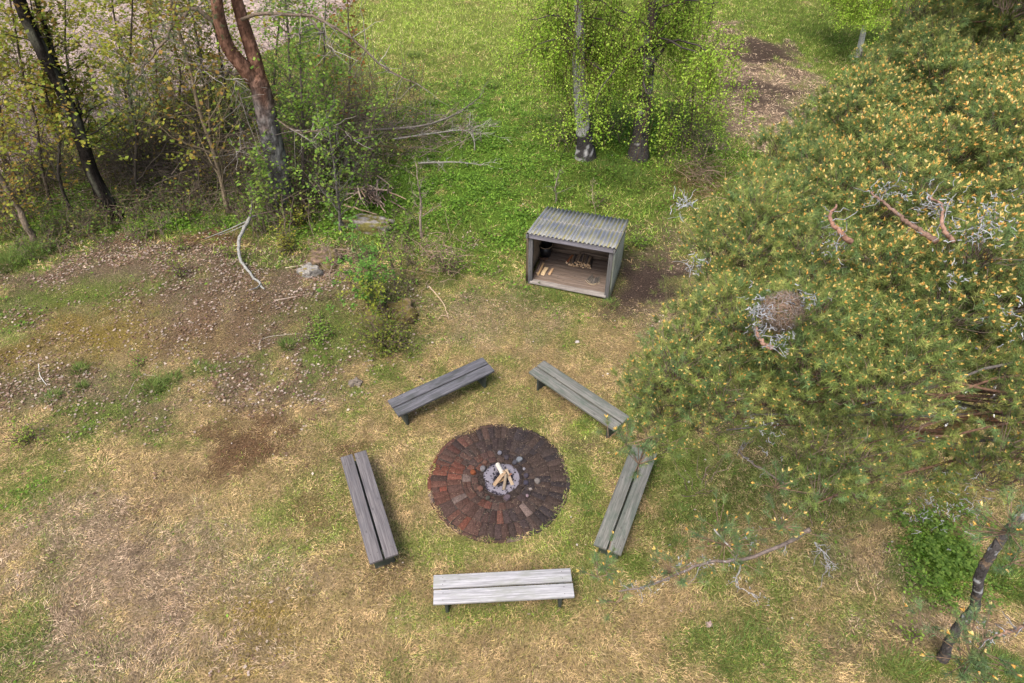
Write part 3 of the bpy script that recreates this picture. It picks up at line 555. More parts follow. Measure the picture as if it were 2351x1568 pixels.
def corrugated(L, W, waves, amp=.016, thick=.004, pale=None):
    """ridges run along local y; origin at centre; x across"""
    mb = MB(); k = waves*8+1; x = np.linspace(-L/2, L/2, k); ph = x/L*waves*2*math.pi; z = amp*np.cos(ph)
    ys = sorted(set([-W/2, -W/4, 0, W/4, W/2]+([pale-.035, pale-.02, pale, pale+.02, pale+.035] if pale is not None else [])))
    V = []; cs = []
    for lay in (0, -thick):
        for y in ys:
            for i in range(k):
                V.append((x[i], y, z[i]+lay)); g = 0.0
                if pale is not None: g = max(0, 1-abs(y-pale)/.03)*.8
                cs.append((max(0, -math.cos(ph[i])+.25)**.6*.9, g, 0))
    m = len(ys); F = []
    for j in range(m-1):
        for i in range(k-1):
            a = j*k+i; F.append((a, a+1, a+k+1, a+k)); b = m*k+a; F.append((b, b+k, b+k+1, b+1))
    for i in range(k-1): a = i; b = m*k+i; F.append((a, b, b+1, a+1)); a = (m-1)*k+i; b = m*k+a; F.append((a, a+1, b+1, b))
    mb.add(V, F, cs); return mb
SW, SD = 1.80, 1.30
shed = thing('firewood_shelter', 'small open-fronted wooden firewood shelter with a corrugated lean-to roof', 'shed', (SH[0], SH[1], 0), SHA)
def sp(name, mat, dims, loc, rot=(0, 0, 0), b=.004):
    mb = MB(); x, y, z = dims; mb.box(-x/2, x/2, -y/2, y/2, -z/2, z/2, b=b); o = mb.build(name, mat, shed); o.location = loc; o.rotation_euler = rot; return o
ZF, ZB = 1.355, 1.095                                  # roof plane at the front and at the back
sl_ = (ZF-ZB)/SD
sp('post', sh_post, (1.30, .09, .09), (.05, .05, .65), (0, R(-90), 0)); sp('post', sh_post, (1.32, .11, .09), (SW-.05, .055, .66), (0, R(-90), 0))
sp('post', sh_post, (1.02, .07, .07), (.05, SD-.04, .51), (0, R(-90), 0)); sp('post', sh_post, (1.02, .07, .07), (SW-.05, SD-.04, .51), (0, R(-90), 0))
sp('front_beam', sh_beam, (SW+.02, .045, .115), (SW/2+.01, -.025, ZF-.06))
sp('roof_rafter', sh_post, (SD+.2, .045, .09), (-.015+.01, SD/2-.02, (ZF+ZB)/2-.06), (0, -math.atan(sl_)*-1, R(90))); sp('roof_rafter', sh_post, (SD+.2, .045, .09), (SW+.015, SD/2-.02, (ZF+ZB)/2-.06), (0, -math.atan(sl_)*-1, R(90)))
sp('purlin', sh_post, (SW-.1, .05, .05), (SW/2, SD*.56, ZF-sl_*SD*.56-.045))
nfl = 9; wf = (SD-.05-.10)/nfl
for k in range(nfl): sp('floor_plank', sh_floor, (SW-.08, wf-.006, .03), (SW/2, .10+wf*(k+.5), .055+random.uniform(-.003, .003)), (random.uniform(-.006, .006), 0, random.uniform(-.002, .002)))
sp('sill_board', sh_sill, (SW-.11, .13, .045), (SW/2, .03, .075), b=.006)
for k in range(7):                                   # rounded log boards of the back wall
    mb = MB(); r = .075; seg = 8; yy = [-.045*math.sin(math.pi*i/seg) for i in range(seg+1)]; zz = [-.068*math.cos(math.pi*i/seg) for i in range(seg+1)]
    V = [(x, yy[i], zz[i]) for x in (-SW/2+.04, SW/2-.04) for i in range(seg+1)]; n_ = seg+1
    F = [(i, n_+i, n_+i+1, i+1) for i in range(seg)]+[(0, seg, n_+seg, n_)]
    mb.add(V, F); mb.L += [np.arange(seg+1), np.arange(n_, n_+seg+1)[::-1]]; mb.K += [np.array([seg+1])]*2
    o = mb.build('back_board', sh_back, shed, True); o.location = (SW/2, SD-.045, .14+k*.137)
rl = 1.62; slope = math.atan(.26/1.30)
shs = []
for s in (0, 1):
    mb = corrugated(.955, rl, 11, pale=.06); shs.append(mb.build('roof_sheet', M_roof, shed, True)); o = shs[-1]; o.location = (-.03+.478+s*.925, -.09+math.cos(slope)*rl/2, ZF+.02+.09*sl_-math.sin(slope)*rl/2+s*.006); o.rotation_euler = (-slope, 0, 0)
for k in range(8):
    mb = MB(); mb.tube([(0, 0, -.01), (0, 0, .004)], .013, 8, (.10, .06, .045)); mb.tube([(0, 0, .004), (0, 0, .011)], .006, 6, (.06, .05, .045)); o = mb.build('roof_screw', M_twig, shs[k//4])
    o.location = (-.347+(k % 4)*.26, .06, .013)
for sgn, xx in ((-1, -.018), (1, SW+.018)):
    mb = corrugated(SD+.02, 1.30, 15); V = mb.V[0].copy()            # trim its top to the roof slope
    # local x -> shed y, local y -> up
    top = V[:, 1] > 0; f = (V[:, 0]+SD/2)/SD
    V[:, 1] = np.where(V[:, 1] > -.6, -.65+(V[:, 1]+.65)*((ZF-.03-sl_*SD*f)/1.30), V[:, 1]); mb.V[0] = V
    o = mb.build('side_wall_sheet', M_wallin if sgn < 0 else M_wallsheet, shed, True)
    o.matrix_local = Matrix(((0, 0, 1, xx), (1, 0, 0, SD/2), (0, 1, 0, .65+.01), (0, 0, 0, 1)))
# things stored in it
def Z1(x, y): return ((1850+x/3.733)*.6364, (700+y/3.733)*.6364)
def shed_log(nm, fx, fy, z, ln, r, ang, lab, grp, bark, endc, split=False):
    A = at(*Z1(fx, fy), z); d = np.array([math.cos(SHA+math.pi/2+ang), math.sin(SHA+math.pi/2+ang), 0]); o = solo(log_mesh(A, A+d*ln, r, bark, endc, split, k=9, rings=4), nm, M_rough, True); tag(o, lab, 'firewood', grp)
pile = at(*Z1(905, 985), .07)
G1 = 'round sticks piled at the middle of the shelter floor'
for lay, (cnt, x0, x1) in enumerate(((10, -.25, .23), (8, -.17, .2), (6, -.05, .17))):
    for k in range(cnt):
        r = random.uniform(.020, .031); u = x0+(x1-x0)*k/(cnt-1)+random.uniform(-.008, .008); z = .07+.024+lay*.042
        A = pile+np.append(sx_*u+sy_*random.uniform(-.03, .04), 0); A[2] = z; an = random.uniform(-.16, .1)
        d = np.append(sx_*-math.sin(an)*-1+sy_*math.cos(an), random.uniform(-.03, .03)); o = solo(log_mesh(A, A+d*random.uniform(.3, .4), r, random.choice([(.13, .11, .10), (.20, .15, .11), (.10, .085, .08), (.25, .18, .12)]), random.choice([(.46, .32, .19), (.38, .26, .15), (.52, .39, .25)]), k=9, rings=4), 'stick', M_rough, True)
        tag(o, ('bottom', 'middle', 'top')[lay]+' row stick with pale sawn end in the stick pile on the shelter floor', 'firewood', G1)
A = at(*Z1(725, 925), .1); o = solo(log_mesh(A, A+np.append(sy_*.3+sx_*.06, 0), .027, (.34, .13, .06), (.52, .38, .25), k=10), 'log', M_rough, True); tag(o, 'orange barked log at the left end of the middle stick pile', 'firewood')
twp = at(*Z1(1065, 1225), .07); G2 = 'thin twigs piled near the shelter front right'
for lay, (cnt, x0, x1) in enumerate(((14, -.16, .15), (11, -.12, .12))):
    for k in range(cnt):
        f = k/(cnt-1); u = x0+(x1-x0)*f; A = twp+np.append(sx_*u+sy_*(.10*(2*f-1)**2+random.uniform(-.01, .015)), 0); A[2] = .07+.012+lay*.02; an = (f-.5)*.5
        d = np.append(sx_*math.sin(-an)+sy_*math.cos(an), 0); o = solo(log_mesh(A, A+d*random.uniform(.18, .24), random.uniform(.008, .011), random.choice([(.13, .12, .11), (.17, .15, .13), (.10, .09, .085)]), (.48, .38, .25), k=7, rings=4), 'twig', M_rough, True)
        tag(o, ('lower', 'upper')[lay]+' row grey twig in the small pile at the front right of the shelter floor', 'firewood', G2)
for nm, a, b, r, c, e, lab in (('log', (325, 1060), (365, 945), .028, (.17, .13, .11), (.4, .3, .2), 'dark barked log against the left wall of the shelter'),
    ('split_log', (338, 1085), (415, 925), .026, (.34, .22, .12), (.50, .34, .19), 'long narrow split log second from the left shelter wall'),
    ('split_log', (400, 1075), (455, 985), .045, (.45, .33, .20), (.58, .44, .27), 'broad pale split log lying right of the narrow one on the shelter floor'),
    ('split_log', (490, 1080), (540, 1000), .028, (.30, .18, .11), (.45, .30, .18), 'short reddish brown split log, rightmost of those at the left shelter wall')):
    o = solo(log_mesh(at(*Z1(*a), .1), at(*Z1(*b), .1), r, c, e, nm != 'log', k=10), nm, M_rough, True); tag(o, lab, 'firewood')
# black tub with scraps
c = at(*Z1(440, 815), .1); tb = thing('black_tub', 'black tub with tan rim standing in the back left corner of the shelter', 'tub', (c[0], c[1], .075), SHA)
mb = MB(); V = []; n_ = 20
for (r, z) in ((.12, 0), (.165, .3), (.15, .3), (.11, .02)):
    for j in range(n_): a = j*2*math.pi/n_; V.append((r*math.cos(a)*.9, r*math.sin(a), z))
F = [(k*n_+j, k*n_+(j+1) % n_, (k+1)*n_+(j+1) % n_, (k+1)*n_+j) for k in range(3) for j in range(n_)]
mb.add(V, F, (.012, .012, .013)); mb.L += [np.arange(n_)[::-1], np.arange(3*n_, 4*n_)]; mb.K += [np.array([n_])]*2; mb.build('tub_body', vcol('black_plastic', .4, .4), tb, True)
a = np.linspace(-2.2, .5, 14); mb = MB(); mb.tube(np.c_[.15*np.cos(a), .166*np.sin(a), np.full(14, .302)], .008, 6, (.33, .25, .17)); mb.build('rim', M_twig, tb)
mb = MB()
for k in range(60):
    x, y = rng.normal(0, .05), rng.normal(-.02, .035); mb.box(x-.012, x+.015, y-.008, y+.01, .0, random.uniform(.01, .04), random.choice([(.10, .06, .045), (.07, .045, .04), (.15, .09, .06)]))
o = solo(mb, 'bark_scraps', M_twig); q = at(*Z1(420, 870), .08); o.location = (q[0], q[1], .075); tag(o, 'heap of dark brown bark scraps in front of the black tub', 'bark'); o['kind'] = 'stuff'
# ------------------------------------------------------------------ rocks
def rock(px, py, sx, sy, sz, label, stone=(.18, .17, .165), moss=(.17, .14, .03), mossy=.5, seed=0, rz=0, sink=.25):
    c = atG(px, py); bm = bmesh.new(); bmesh.ops.create_icosphere(bm, subdivisions=4, radius=1)
    for v in bm.verts:
        n_ = v.co.normalized(); f = 1+.75*(vnoise(n_.x*1.7+seed*9+5, n_.y*1.7+n_.z*1.1+5)-.5)+.28*(vnoise(n_.x*5+seed, n_.y*5+n_.z*4+8)-.5)
        v.co = n_*f; v.co.z = min(v.co.z, .75+.1*vnoise(n_.x*3, n_.y*3))
        v.co = Vector((v.co.x*sx, v.co.y*sy, v.co.z*sz))
    me = bpy.data.meshes.new('boulder'); bm.to_mesh(me); bm.free(); co = np.empty(len(me.vertices)*3); me.vertices.foreach_get('co', co); co = co.reshape(-1, 3)
    nn = fbm(co[:, 0]*14+seed, co[:, 1]*14+co[:, 2]*9, 3, 4); m = (nn < mossy)[:, None]
    cc = np.where(m, np.array(moss)*(.7+.6*rng.random((len(co), 1))), np.array(stone)*(.6+.8*rng.random((len(co), 1)))); me.color_attributes.new('Col', 'FLOAT_COLOR', 'POINT').data.foreach_set('color', np.c_[cc, np.ones(len(cc))].astype(np.float32).ravel())
    me.polygons.foreach_set('use_smooth', np.ones(len(me.polygons), bool)); me.materials.append(M_stone)
    o = bpy.data.objects.new('boulder', me); C.objects.link(o); o.location = (c[0], c[1], c[2]+sz*(1-2*sink)*.5); o.rotation_euler = (0, 0, rz); tag(o, label, 'rock'); return o
rock(712, 632, .24, .17, .22, 'grey stone with bare pale face below the mossy litter hump', (.20, .19, .175), mossy=.3, seed=2)
rock(742, 605, .34, .42, .3, 'mossy leaf covered boulder behind the small grey stone', (.13, .09, .065), (.10, .085, .03), .5, 4, sink=.42)
rock(850, 518, .72, .3, .3, 'long flat mossy boulder in front of the stick pile', (.18, .165, .155), (.11, .10, .03), .52, 6, -.05, .4)
rock(925, 725, .28, .26, .3, 'rounded boulder topped with ochre moss beside the leafy shrub', (.13, .095, .06), (.12, .095, .03), .55, 8, sink=.4)
rock(870, 730, .25, .22, .26, 'ochre mossy stone hidden in the leafy shrub', (.13, .10, .06), (.11, .09, .03), .6, 9, sink=.45)
rock(1627, 1433, .05, .04, .04, 'small pinkish stone lying alone on the lawn at lower right', (.30, .22, .20), mossy=0, seed=12)
rock(1325, 785, .045, .035, .03, 'small pale pebble on the dry grass in front of the shelter', (.4, .36, .34), mossy=0, seed=13)
rock(817, 880, .12, .09, .08, 'dark low stone half sunk in grass near the slate grey bench', (.13, .11, .09), mossy=0.2, seed=14)
# ------------------------------------------------------------------ sticks, branches
def stick_thing(name, pts, r, col, label, cat='branch', side=None, mat=None, lift=None):
    P = []
    for k, p_ in enumerate(pts):
        h = p_[2] if len(p_) > 2 else 0; q = atG(p_[0], p_[1]); q = at(p_[0], p_[1], q[2]+h+r*.8); P.append(q)
    S = spline(P, max(10, len(P)*5)); S[1:-1] += rng.normal(0, r*.25, S[1:-1].shape); mb = MB(); mb.tube(S, np.linspace(r, r*.45, len(S)), 7, col)
    if side:
        for (t0, dpx, dpy, rr) in side:
            a = S[int(t0*(len(S)-1))]; b = atG(dpx, dpy); b = at(dpx, dpy, b[2]+.04+a[2]*.3); S2 = spline([a, (a+b)/2+rng.normal(0, .03, 3), b], 7); mb.tube(S2, np.linspace(rr, rr*.4, 7), 6, col)
    o = solo(mb, name, mat or M_branch, True); tag(o, label, cat); return o
stick_thing('fallen_branch', [(575, 498, .5), (552, 545, .35), (548, 580, .2), (565, 615, .1), (595, 650, 0), (606, 662, 0)], .045, (.23, .23, .22), 'crooked lichen grey fallen branch arching down onto the mound', side=[(.05, 470, 548, .015), (.1, 500, 540, .012), (.85, 572, 665, .02), (.0, 620, 500, .03), (0, 578, 450, .02)])
stick_thing('curved_stick', [(985, 657), (1005, 680), (1020, 700), (1030, 732)], .014, (.48, .36, .27), 'thin curved peeled stick right of the leafy shrub', side=[(.95, 1005, 735, .007)])
stick_thing('white_stick', [(88, 835), (92, 862), (108, 885)], .011, (.55, .54, .52), 'short bent white stick on the left edge of the mound')
stick_thing('bent_twig', [(295, 905), (315, 870), (350, 862), (385, 885)], .008, (.28, .24, .18), 'thin arched brown twig beside the grass tussocks')
stick_thing('peeled_stick', [(630, 690), (720, 672)], .010, (.40, .33, .28), 'pale straight stick lying among dead leaves below the grey stone')
stick_thing('peeled_stick', [(655, 615), (700, 608)], .014, (.5, .42, .32), 'short pale stick beside the grey stone')
stick_thing('thin_twig', [(590, 800), (610, 775), (690, 765)], .007, (.36, .34, .30), 'thin grey twig with side shoot on the leaf litter')
stick_thing('broken_stick', [(1965, 1328), (1972, 1352), (1988, 1362)], .008, (.50, .38, .24), 'small broken yellowish stick on the lower right lawn')
stick_thing('thin_stick', [(2004, 1350), (2010, 1375), (2004, 1388)], .008, (.45, .32, .2), 'thin reddish stick right of the broken yellowish one')
stick_thing('birch_pole', [(2150, 1003), (2168, 985), (2200, 925), (2245, 872)], .022, (.62, .60, .57), 'thin white birch pole lying slanted below the pine crown', 'pole')
stick_thing('birch_pole', [(2284, 880, .1), (2283, 925), (2282, 980)], .020, (.60, .59, .56), 'upright-looking thin white birch pole right of the grey log', 'pole')
stick_thing('grey_log', [(2150, 918, .2), (2190, 925, .2), (2216, 937, .2)], .085, (.20, .20, .21), 'short lichen grey log crossing the slanted white pole', 'log')
# stacked sticks behind the flat boulder
for (a, b, r, c, lab) in (((765, 430), (900, 436), .04, (.35, .26, .19), 'long pale pole lying across the back of the stick pile'), ((790, 470), (865, 492), .03, (.34, .25, .18), 'pale stick along the front of the stick pile'), ((860, 450), (885, 488), .028, (.38, .29, .22), 'stout pale stick standing out at the right of the stick pile'),
                       ((690, 412), (770, 428), .03, (.30, .20, .14), 'reddish pole left of the stick pile')):
    stick_thing('pole', [(*a, .1), (*b, .08)], r, c, lab, 'stick')
pc = atG(862, 470)
for k in range(42):
    a = rng.normal(-.9, .55); c = pc+np.array([rng.normal(0, .3), rng.normal(.1, .25), rng.uniform(.08, .4)]); L = random.uniform(.35, .85); d = np.array([math.cos(a), math.sin(a), random.uniform(-.25, .25)])*L/2
    S = spline([c-d, c+rng.normal(0, .02, 3), c+d], 6); mb = MB(); r = random.uniform(.014, .03); mb.tube(S, np.linspace(r, r*.6, 6), 6, random.choice([(.34, .26, .21), (.18, .13, .11), (.42, .34, .27), (.12, .09, .08), (.38, .27, .19)]))
    o = solo(mb, 'stick', M_branch); tag(o, ('pale short broken stick' if mb.Cc[0][0][0] > .3 else 'dark brown short broken stick')+' in the heap behind the flat mossy boulder', 'stick', 'sticks heaped behind the flat boulder')
# ------------------------------------------------------------------ brushwood and fallen tree
def brush(name, spots, col, label, n=260, L=.9, cat='brushwood'):
    mb = MB()
    for (px, py, rx, ry, z, nn) in spots:
        c = atG(px, py); kx = np.linalg.norm(c-_O)/FPX; n_ = nn
        b = np.c_[c[0]+rng.normal(0, rx*kx*.6, n_), c[1]+rng.normal(0, ry*kx*1.3, n_), np.zeros(n_)]; b[:, 2] = ter(b[:, 0], b[:, 1])+rng.random(n_)**1.4*z
        a = rng.random(n_)*6.283; ll = L*rng.uniform(.3, 1.2, n_); d = np.c_[np.cos(a), np.sin(a), rng.uniform(-.1, .7, n_)]*ll[:, None]
        t_ = np.linspace(0, 1, 5)[None, :, None]; P = b[:, None]+d[:, None]*t_+rng.normal(0, .03, (n_, 5, 3))*t_+np.array([0, 0, -.25])*(t_**2)*ll[:, None, None]
        r = rng.uniform(.004, .011, n_)[:, None]*np.linspace(1, .4, 5)[None]; cc = np.array(col)*rng.uniform(.5, 1.5, (n_, 1)); mb.tubes(P, r, 3, cc)
        # side twigs
        idx = rng.integers(0, n_, n_*2); k = rng.integers(1, 4, n_*2); b2 = P[idx, k]; a = rng.random(n_*2)*6.283; d2 = np.c_[np.cos(a), np.sin(a), rng.uniform(-.2, .7, n_*2)]*(rng.uniform(.08, .3, n_*2)*L)[:, None]
        P2 = b2[:, None]+d2[:, None]*np.linspace(0, 1, 3)[None, :, None]; mb.tubes(P2, np.full((n_*2, 3), .0035)*np.array([1, .8, .4]), 3, np.repeat(cc, 2, 0)[:n_*2])
    o = mb.build(name, M_twig); o['kind'] = 'stuff'; tag(o, label, cat); return o
brush('brushwood', [(960, 330, 90, 30, .45, 130), (1040, 300, 50, 20, .35, 60), (900, 290, 60, 25, .5, 60), (880, 380, 80, 25, .3, 60)], (.15, .12, .10), 'tangled grey brushwood of fallen twigs left of the green slope', L=1.3)
brush('brushwood', [(420, 330, 100, 50, .9, 320), (300, 350, 60, 30, .5, 120), (360, 400, 120, 40, .5, 200), (700, 350, 90, 50, .8, 200), (480, 440, 80, 40, .4, 120), (780, 330, 60, 50, .9, 150)], (.15, .12, .10), 'dark brown brushwood heap under the thicket behind the dark trunk', L=1.4)
brush('thicket_undergrowth', [(120, 400, 150, 90, 1.5, 150), (600, 430, 160, 70, 1.2, 160), (250, 450, 200, 50, .8, 120), (100, 250, 150, 90, 1.8, 120), (450, 200, 200, 60, 1.6, 120)], (.11, .085, .06), 'thin bare brown twigs filling the thicket at upper left', L=1.1, cat='undergrowth')
brush('dry_shrub_twigs', [(1610, 410, 40, 30, .6, 130), (1010, 610, 45, 40, .5, 110), (740, 600, 30, 35, .4, 50)], (.22, .16, .12), 'reddish brown dry twigs right of the birches and beside the shrub', L=.6, cat='shrub')
def fallen(label, line, r0, col, nb, seed, L):
    """a fallen trunk or big branch lying in the grass with upturned side branches"""
    P = np.array([at(x, y, z+atG(x, y)[2]) for x, y, z in line]); S = spline(P, 24); mb = MB(); mb.tube(S, np.linspace(r0, r0*.25, 24), 8, col)
    n_ = nb; idx = rng.integers(3, 24, n_); b = S[idx]; ax = S[-1]-S[0]; ax /= np.linalg.norm(ax)
    d = ax*rng.uniform(.1, .9, (n_, 1))+np.c_[rng.normal(0, .5, n_), rng.normal(0, .5, n_), np.abs(rng.normal(.15, .4, n_))]; ll = L*rng.uniform(.3, 1, n_)[:, None]; d *= ll
    t_ = np.linspace(0, 1, 6)[None, :, None]; Q_ = b[:, None]+d[:, None]*t_+rng.normal(0, .04, (n_, 6, 3))*t_+np.array([0, 0, -.2])*t_**2*ll[:, :, None]; mb.tubes(Q_, np.full((n_, 1), r0*.28)*np.linspace(1, .25, 6)[None], 4, np.array(col)*rng.uniform(.7, 1.3, (n_, 1)))
    m = n_*5; idx = rng.integers(0, n_, m); k = rng.integers(1, 6, m); b = Q_[idx, k]; a = rng.normal(0, 1, (m, 3))*.2*L*.5+d[idx]*.2; P2 = b[:, None]+a[:, None]*np.linspace(0, 1, 4)[None, :, None]; mb.tubes(P2, np.full((m, 1), .005)*np.linspace(1, .4, 4)[None], 3, np.array(col)*rng.uniform(.7, 1.5, (m, 1)))
    P2[:, :, 2] = np.maximum(P2[:, :, 2], 0); t = solo(mb, 'fallen_branch', M_branch); tag(t, label, 'branch'); return t
fallen('large dead branch with bare twigs reaching up right across the green slope', [(830, 300, .2), (960, 290, .5), (1040, 265, .5), (1100, 225, .3)], .045, (.15, .135, .12), 12, 1, .9)
fallen('lichen covered pale dead branch lying across the slope below the larger one', [(900, 320, .2), (1000, 305, .4), (1070, 300, .3), (1090, 325, .1)], .025, (.27, .26, .24), 18, 2, .8)
fallen('small lichen grey dead twiggy branch lowest on the slope', [(960, 375, .1), (1040, 372, .2), (1105, 378, .1)], .025, (.27, .26, .24), 12, 3, .6)
fallen('mossy fallen trunk in the undergrowth behind the stick pile', [(735, 375, .2), (800, 345, .3), (880, 335, .3), (930, 350, .2)], .08, (.15, .13, .05), 14, 4, 1.0)
# ------------------------------------------------------------------ trees
def skeleton(S, R0, nb, tmin, L, up, seed, sub=5, spread=.9, droop=0.0, nsub_pts=5, brad=.35, sublen=.45, side=None):
    """branches along stem S; returns arrays of branch tubes, twig tubes and twig points"""
    n_ = nb; t_ = tmin+(1-tmin)*(np.arange(n_)+rng.random(n_))/n_; m = len(S)-1; f = t_*m; i0 = np.clip(f.astype(int), 0, m-1); b = S[i0]+(S[i0+1]-S[i0])*(f-i0)[:, None]
    a = np.arange(n_)*2.4+rng.normal(0, .4, n_)
    if side is not None: a = side+rng.normal(0, 1.0, n_)
    ll = L*(1.05-.7*t_)*rng.uniform(.6, 1.2, n_)
    d = np.c_[np.cos(a)*spread, np.sin(a)*spread, np.full(n_, up)+rng.normal(0, .15, n_)]; d /= np.linalg.norm(d, axis=1)[:, None]
    q = np.linspace(0, 1, 7)[None, :, None]; P = b[:, None]+d[:, None]*q*ll[:, None, None]+np.cumsum(rng.normal(0, .035, (n_, 7, 3)), 1)*ll[:, None, None]*q**.5; P[:, :, 2] += (-droop*q[:, :, 0]**2)*ll[:, None]
    P[:, 0] = b
    rb = (R0*brad*(1.05-.8*t_))[:, None]*np.linspace(1, .3, 7)[None]
    ns = n_*sub; idx = np.repeat(np.arange(n_), sub); k = rng.integers(2, 7, ns); b2 = P[idx, k]; d2 = d[idx]*.6+rng.normal(0, .55, (ns, 3)); d2 /= np.linalg.norm(d2, axis=1)[:, None]; l2 = ll[idx]*sublen*rng.uniform(.4, 1.1, ns)
    q = np.linspace(0, 1, nsub_pts)[None, :, None]; P2 = b2[:, None]+d2[:, None]*q*l2[:, None, None]+rng.normal(0, .02, (ns, nsub_pts, 3))*q; P2[:, :, 2] += (-droop*.8*q[:, :, 0]**2)*l2[:, None]
    r2 = np.maximum(rb[idx, k]*.5, .0035)[:, None]*np.linspace(1, .45, nsub_pts)[None]
    return P, rb, P2, r2, d, ll
def tree(name, label, cat, stem, r0, r1, bark, nb, L, up, leafcols, nleaf, lsize, tmin=.25, group=None, sub=6, spread=.9, droop=0., matb=None, k=8, barkfn=None, leafspread=.07, side=None, clump=1, brad=.35, elong=1.5):
    S = np.asarray(stem, float); S = spline(S, 22); base = S[0].copy(); t = thing(name, label, cat, tuple(base), 0, group)
    S[1:-1] += rng.normal(0, r0*.12, S[1:-1].shape)
    rad = r1+(r0-r1)*(1-np.linspace(0, 1, 22))**.8; rad[0] *= 1.35; rad[1] *= 1.1
    mb = MB(); S0 = S.copy(); S0[0, 2] -= .15; mb.tube(S0, rad, k, bark)
    if barkfn is not None:
        V = mb.V[0]; mb.Cc[0] = barkfn(V, base)
    part(mb, 'trunk', matb or M_bark, t, smooth=True)
    P, rb, P2, r2, d, ll = skeleton(S, r0, nb, tmin, L, up, 0, sub, spread, droop, side=side, brad=brad)
    mb = MB(); mb.tubes(P, rb, 5, np.array(bark)*.9); mb.tubes(P2, r2, 3, np.array(bark)*1.05)
    part(mb, 'branches', M_twig, t)
    if nleaf:
        m = nleaf//clump; idx = rng.integers(0, len(P2), m); kk = rng.integers(1, P2.shape[1], m); c = P2[idx, kk]+rng.normal(0, leafspread*.6, (m, 3))
        Pn = np.repeat(c, clump, 0)+rng.normal(0, leafspread*.7 if clump > 1 else leafspread, (m*clump, 3)); mb = MB(); leaf_quads(mb, Pn, lsize, leafcols, .8, elong=elong); part(mb, 'crown', M_leaf, t)
    return t, S, P, P2
def up_stem(px, py, px2, py2, lean=.0, n=5):
    """trunk seen from base pixel to a higher pixel, standing in the upright plane through its base"""
    b = atG(px, py); e = atY(px2, py2, b[1]+lean); return [b+(e-b)*t_+(rng.normal(0, .05, 3)*[1, 1, 0] if 0 < t_ < 1 else 0) for t_ in np.linspace(0, 1, n)]
BRZ = [(.27, .23, .045), (.29, .20, .05), (.26, .27, .045), (.25, .15, .04), (.22, .28, .045), (.24, .32, .05)]
YEL = [(.28, .30, .045), (.34, .31, .05), (.22, .27, .045)]
GRN = [(.15, .27, .045), (.21, .34, .06), (.12, .22, .035), (.27, .38, .07), (.20, .26, .05)]
# forked Scots pine at upper left
b = atG(655, 490); Yp = b[1]
lo = [b, atY(640, 400, Yp), atY(617, 290, Yp), atY(597, 200, Yp), atY(580, 175, Yp)]
t = thing('forked_pine', 'large pine with grey lower trunk forking into two orange brown stems at upper left', 'tree', tuple(b))
def pinebark(V, base):
    h = V[:, 2]-base[2]; f = np.clip((h-2.3)/1.0+(fbm(V[:, 0]*6+V[:, 1]*5, V[:, 2]*3, 3)-.5)*1.2, 0, 1)[:, None]
    n2 = (fbm(V[:, 0]*11+V[:, 1]*9, V[:, 2]*9, 8, 3) > .55)[:, None]; return np.where(n2, np.array([.19, .185, .185]), np.array([.085, .08, .08]))*(1-f)+np.array([.155, .085, .06])*(.65+.6*n2)*f
S = spline(lo, 22); S[0, 2] -= .2; S = spline(S, 90); rad = np.linspace(.28, .19, 90); rad[0] = .38; rad[1:5] = [.36, .34, .32, .30]; mb = MB(); mb.tube(S, rad, 22, (.1, .1, .1), cap=False); top = S[-1]
arm = [[atY(597, 205, Yp), atY(560, 155, Yp-.1), atY(525, 110, Yp-.15), atY(505, 50, Yp-.2), atY(493, -30, Yp-.2), atY(470, -160, Yp-.2), atY(455, -330, Yp-.2)],
       [atY(600, 215, Yp), atY(588, 150, Yp+.1), atY(570, 90, Yp+.15), atY(552, 30, Yp+.2), atY(540, -30, Yp+.2), atY(545, -160, Yp+.2), atY(560, -330, Yp+.2)]]
for q, P_ in enumerate(arm): Sa = spline(P_, 80); mb.tube(Sa, np.linspace(.17, .08, 80), 18, (.1, .1, .1))
mb.Cc = [pinebark(v, b) for v in mb.V]
part(mb, 'trunk', M_bark, t, smooth=True)
mb = MB(); limbs = []
for P_, r in (([(515, 75), (450, 20), (400, 60), (350, 130), (300, 190)], .07), ([(555, 45), (620, 35), (700, 35), (760, 60), (830, 110), (890, 160), (950, 190)], .055), ([(560, 170), (500, 165), (450, 150)], .05), ([(620, 300), (560, 250), (540, 180)], .04), ([(500, 20), (440, -40), (380, -60)], .06), ([(640, 380), (580, 340), (540, 350)], .04), ([(700, 35), (740, 80), (770, 130)], .03), ([(605, 250), (680, 300), (760, 290), (820, 320)], .035)):
    Sb = spline([atY(x, y, Yp-(0 if i == 0 else .15*i)) for i, (x, y) in enumerate(P_)], 14); Sb[1:] += rng.normal(0, .03, Sb[1:].shape); mb.tube(Sb, np.linspace(r*.75, r*.2, 14), 6, (.14, .11, .085)); limbs.append(Sb)
for Sb in limbs:
    n_ = 26; idx = rng.integers(3, 14, n_); bb = Sb[idx]; dd = rng.normal(0, .35, (n_, 3)); Pq = bb[:, None]+dd[:, None]*np.linspace(0, 1, 5)[None, :, None]+rng.normal(0, .03, (n_, 5, 3))*np.linspace(0, 1, 5)[None, :, None]; mb.tubes(Pq, np.full((n_, 1), .011)*np.linspace(1, .3, 5)[None], 3, np.array([.22, .20, .18])*rng.uniform(.6, 1.5, (n_, 1)))
part(mb, 'branches', M_branch, t)
FORK = t
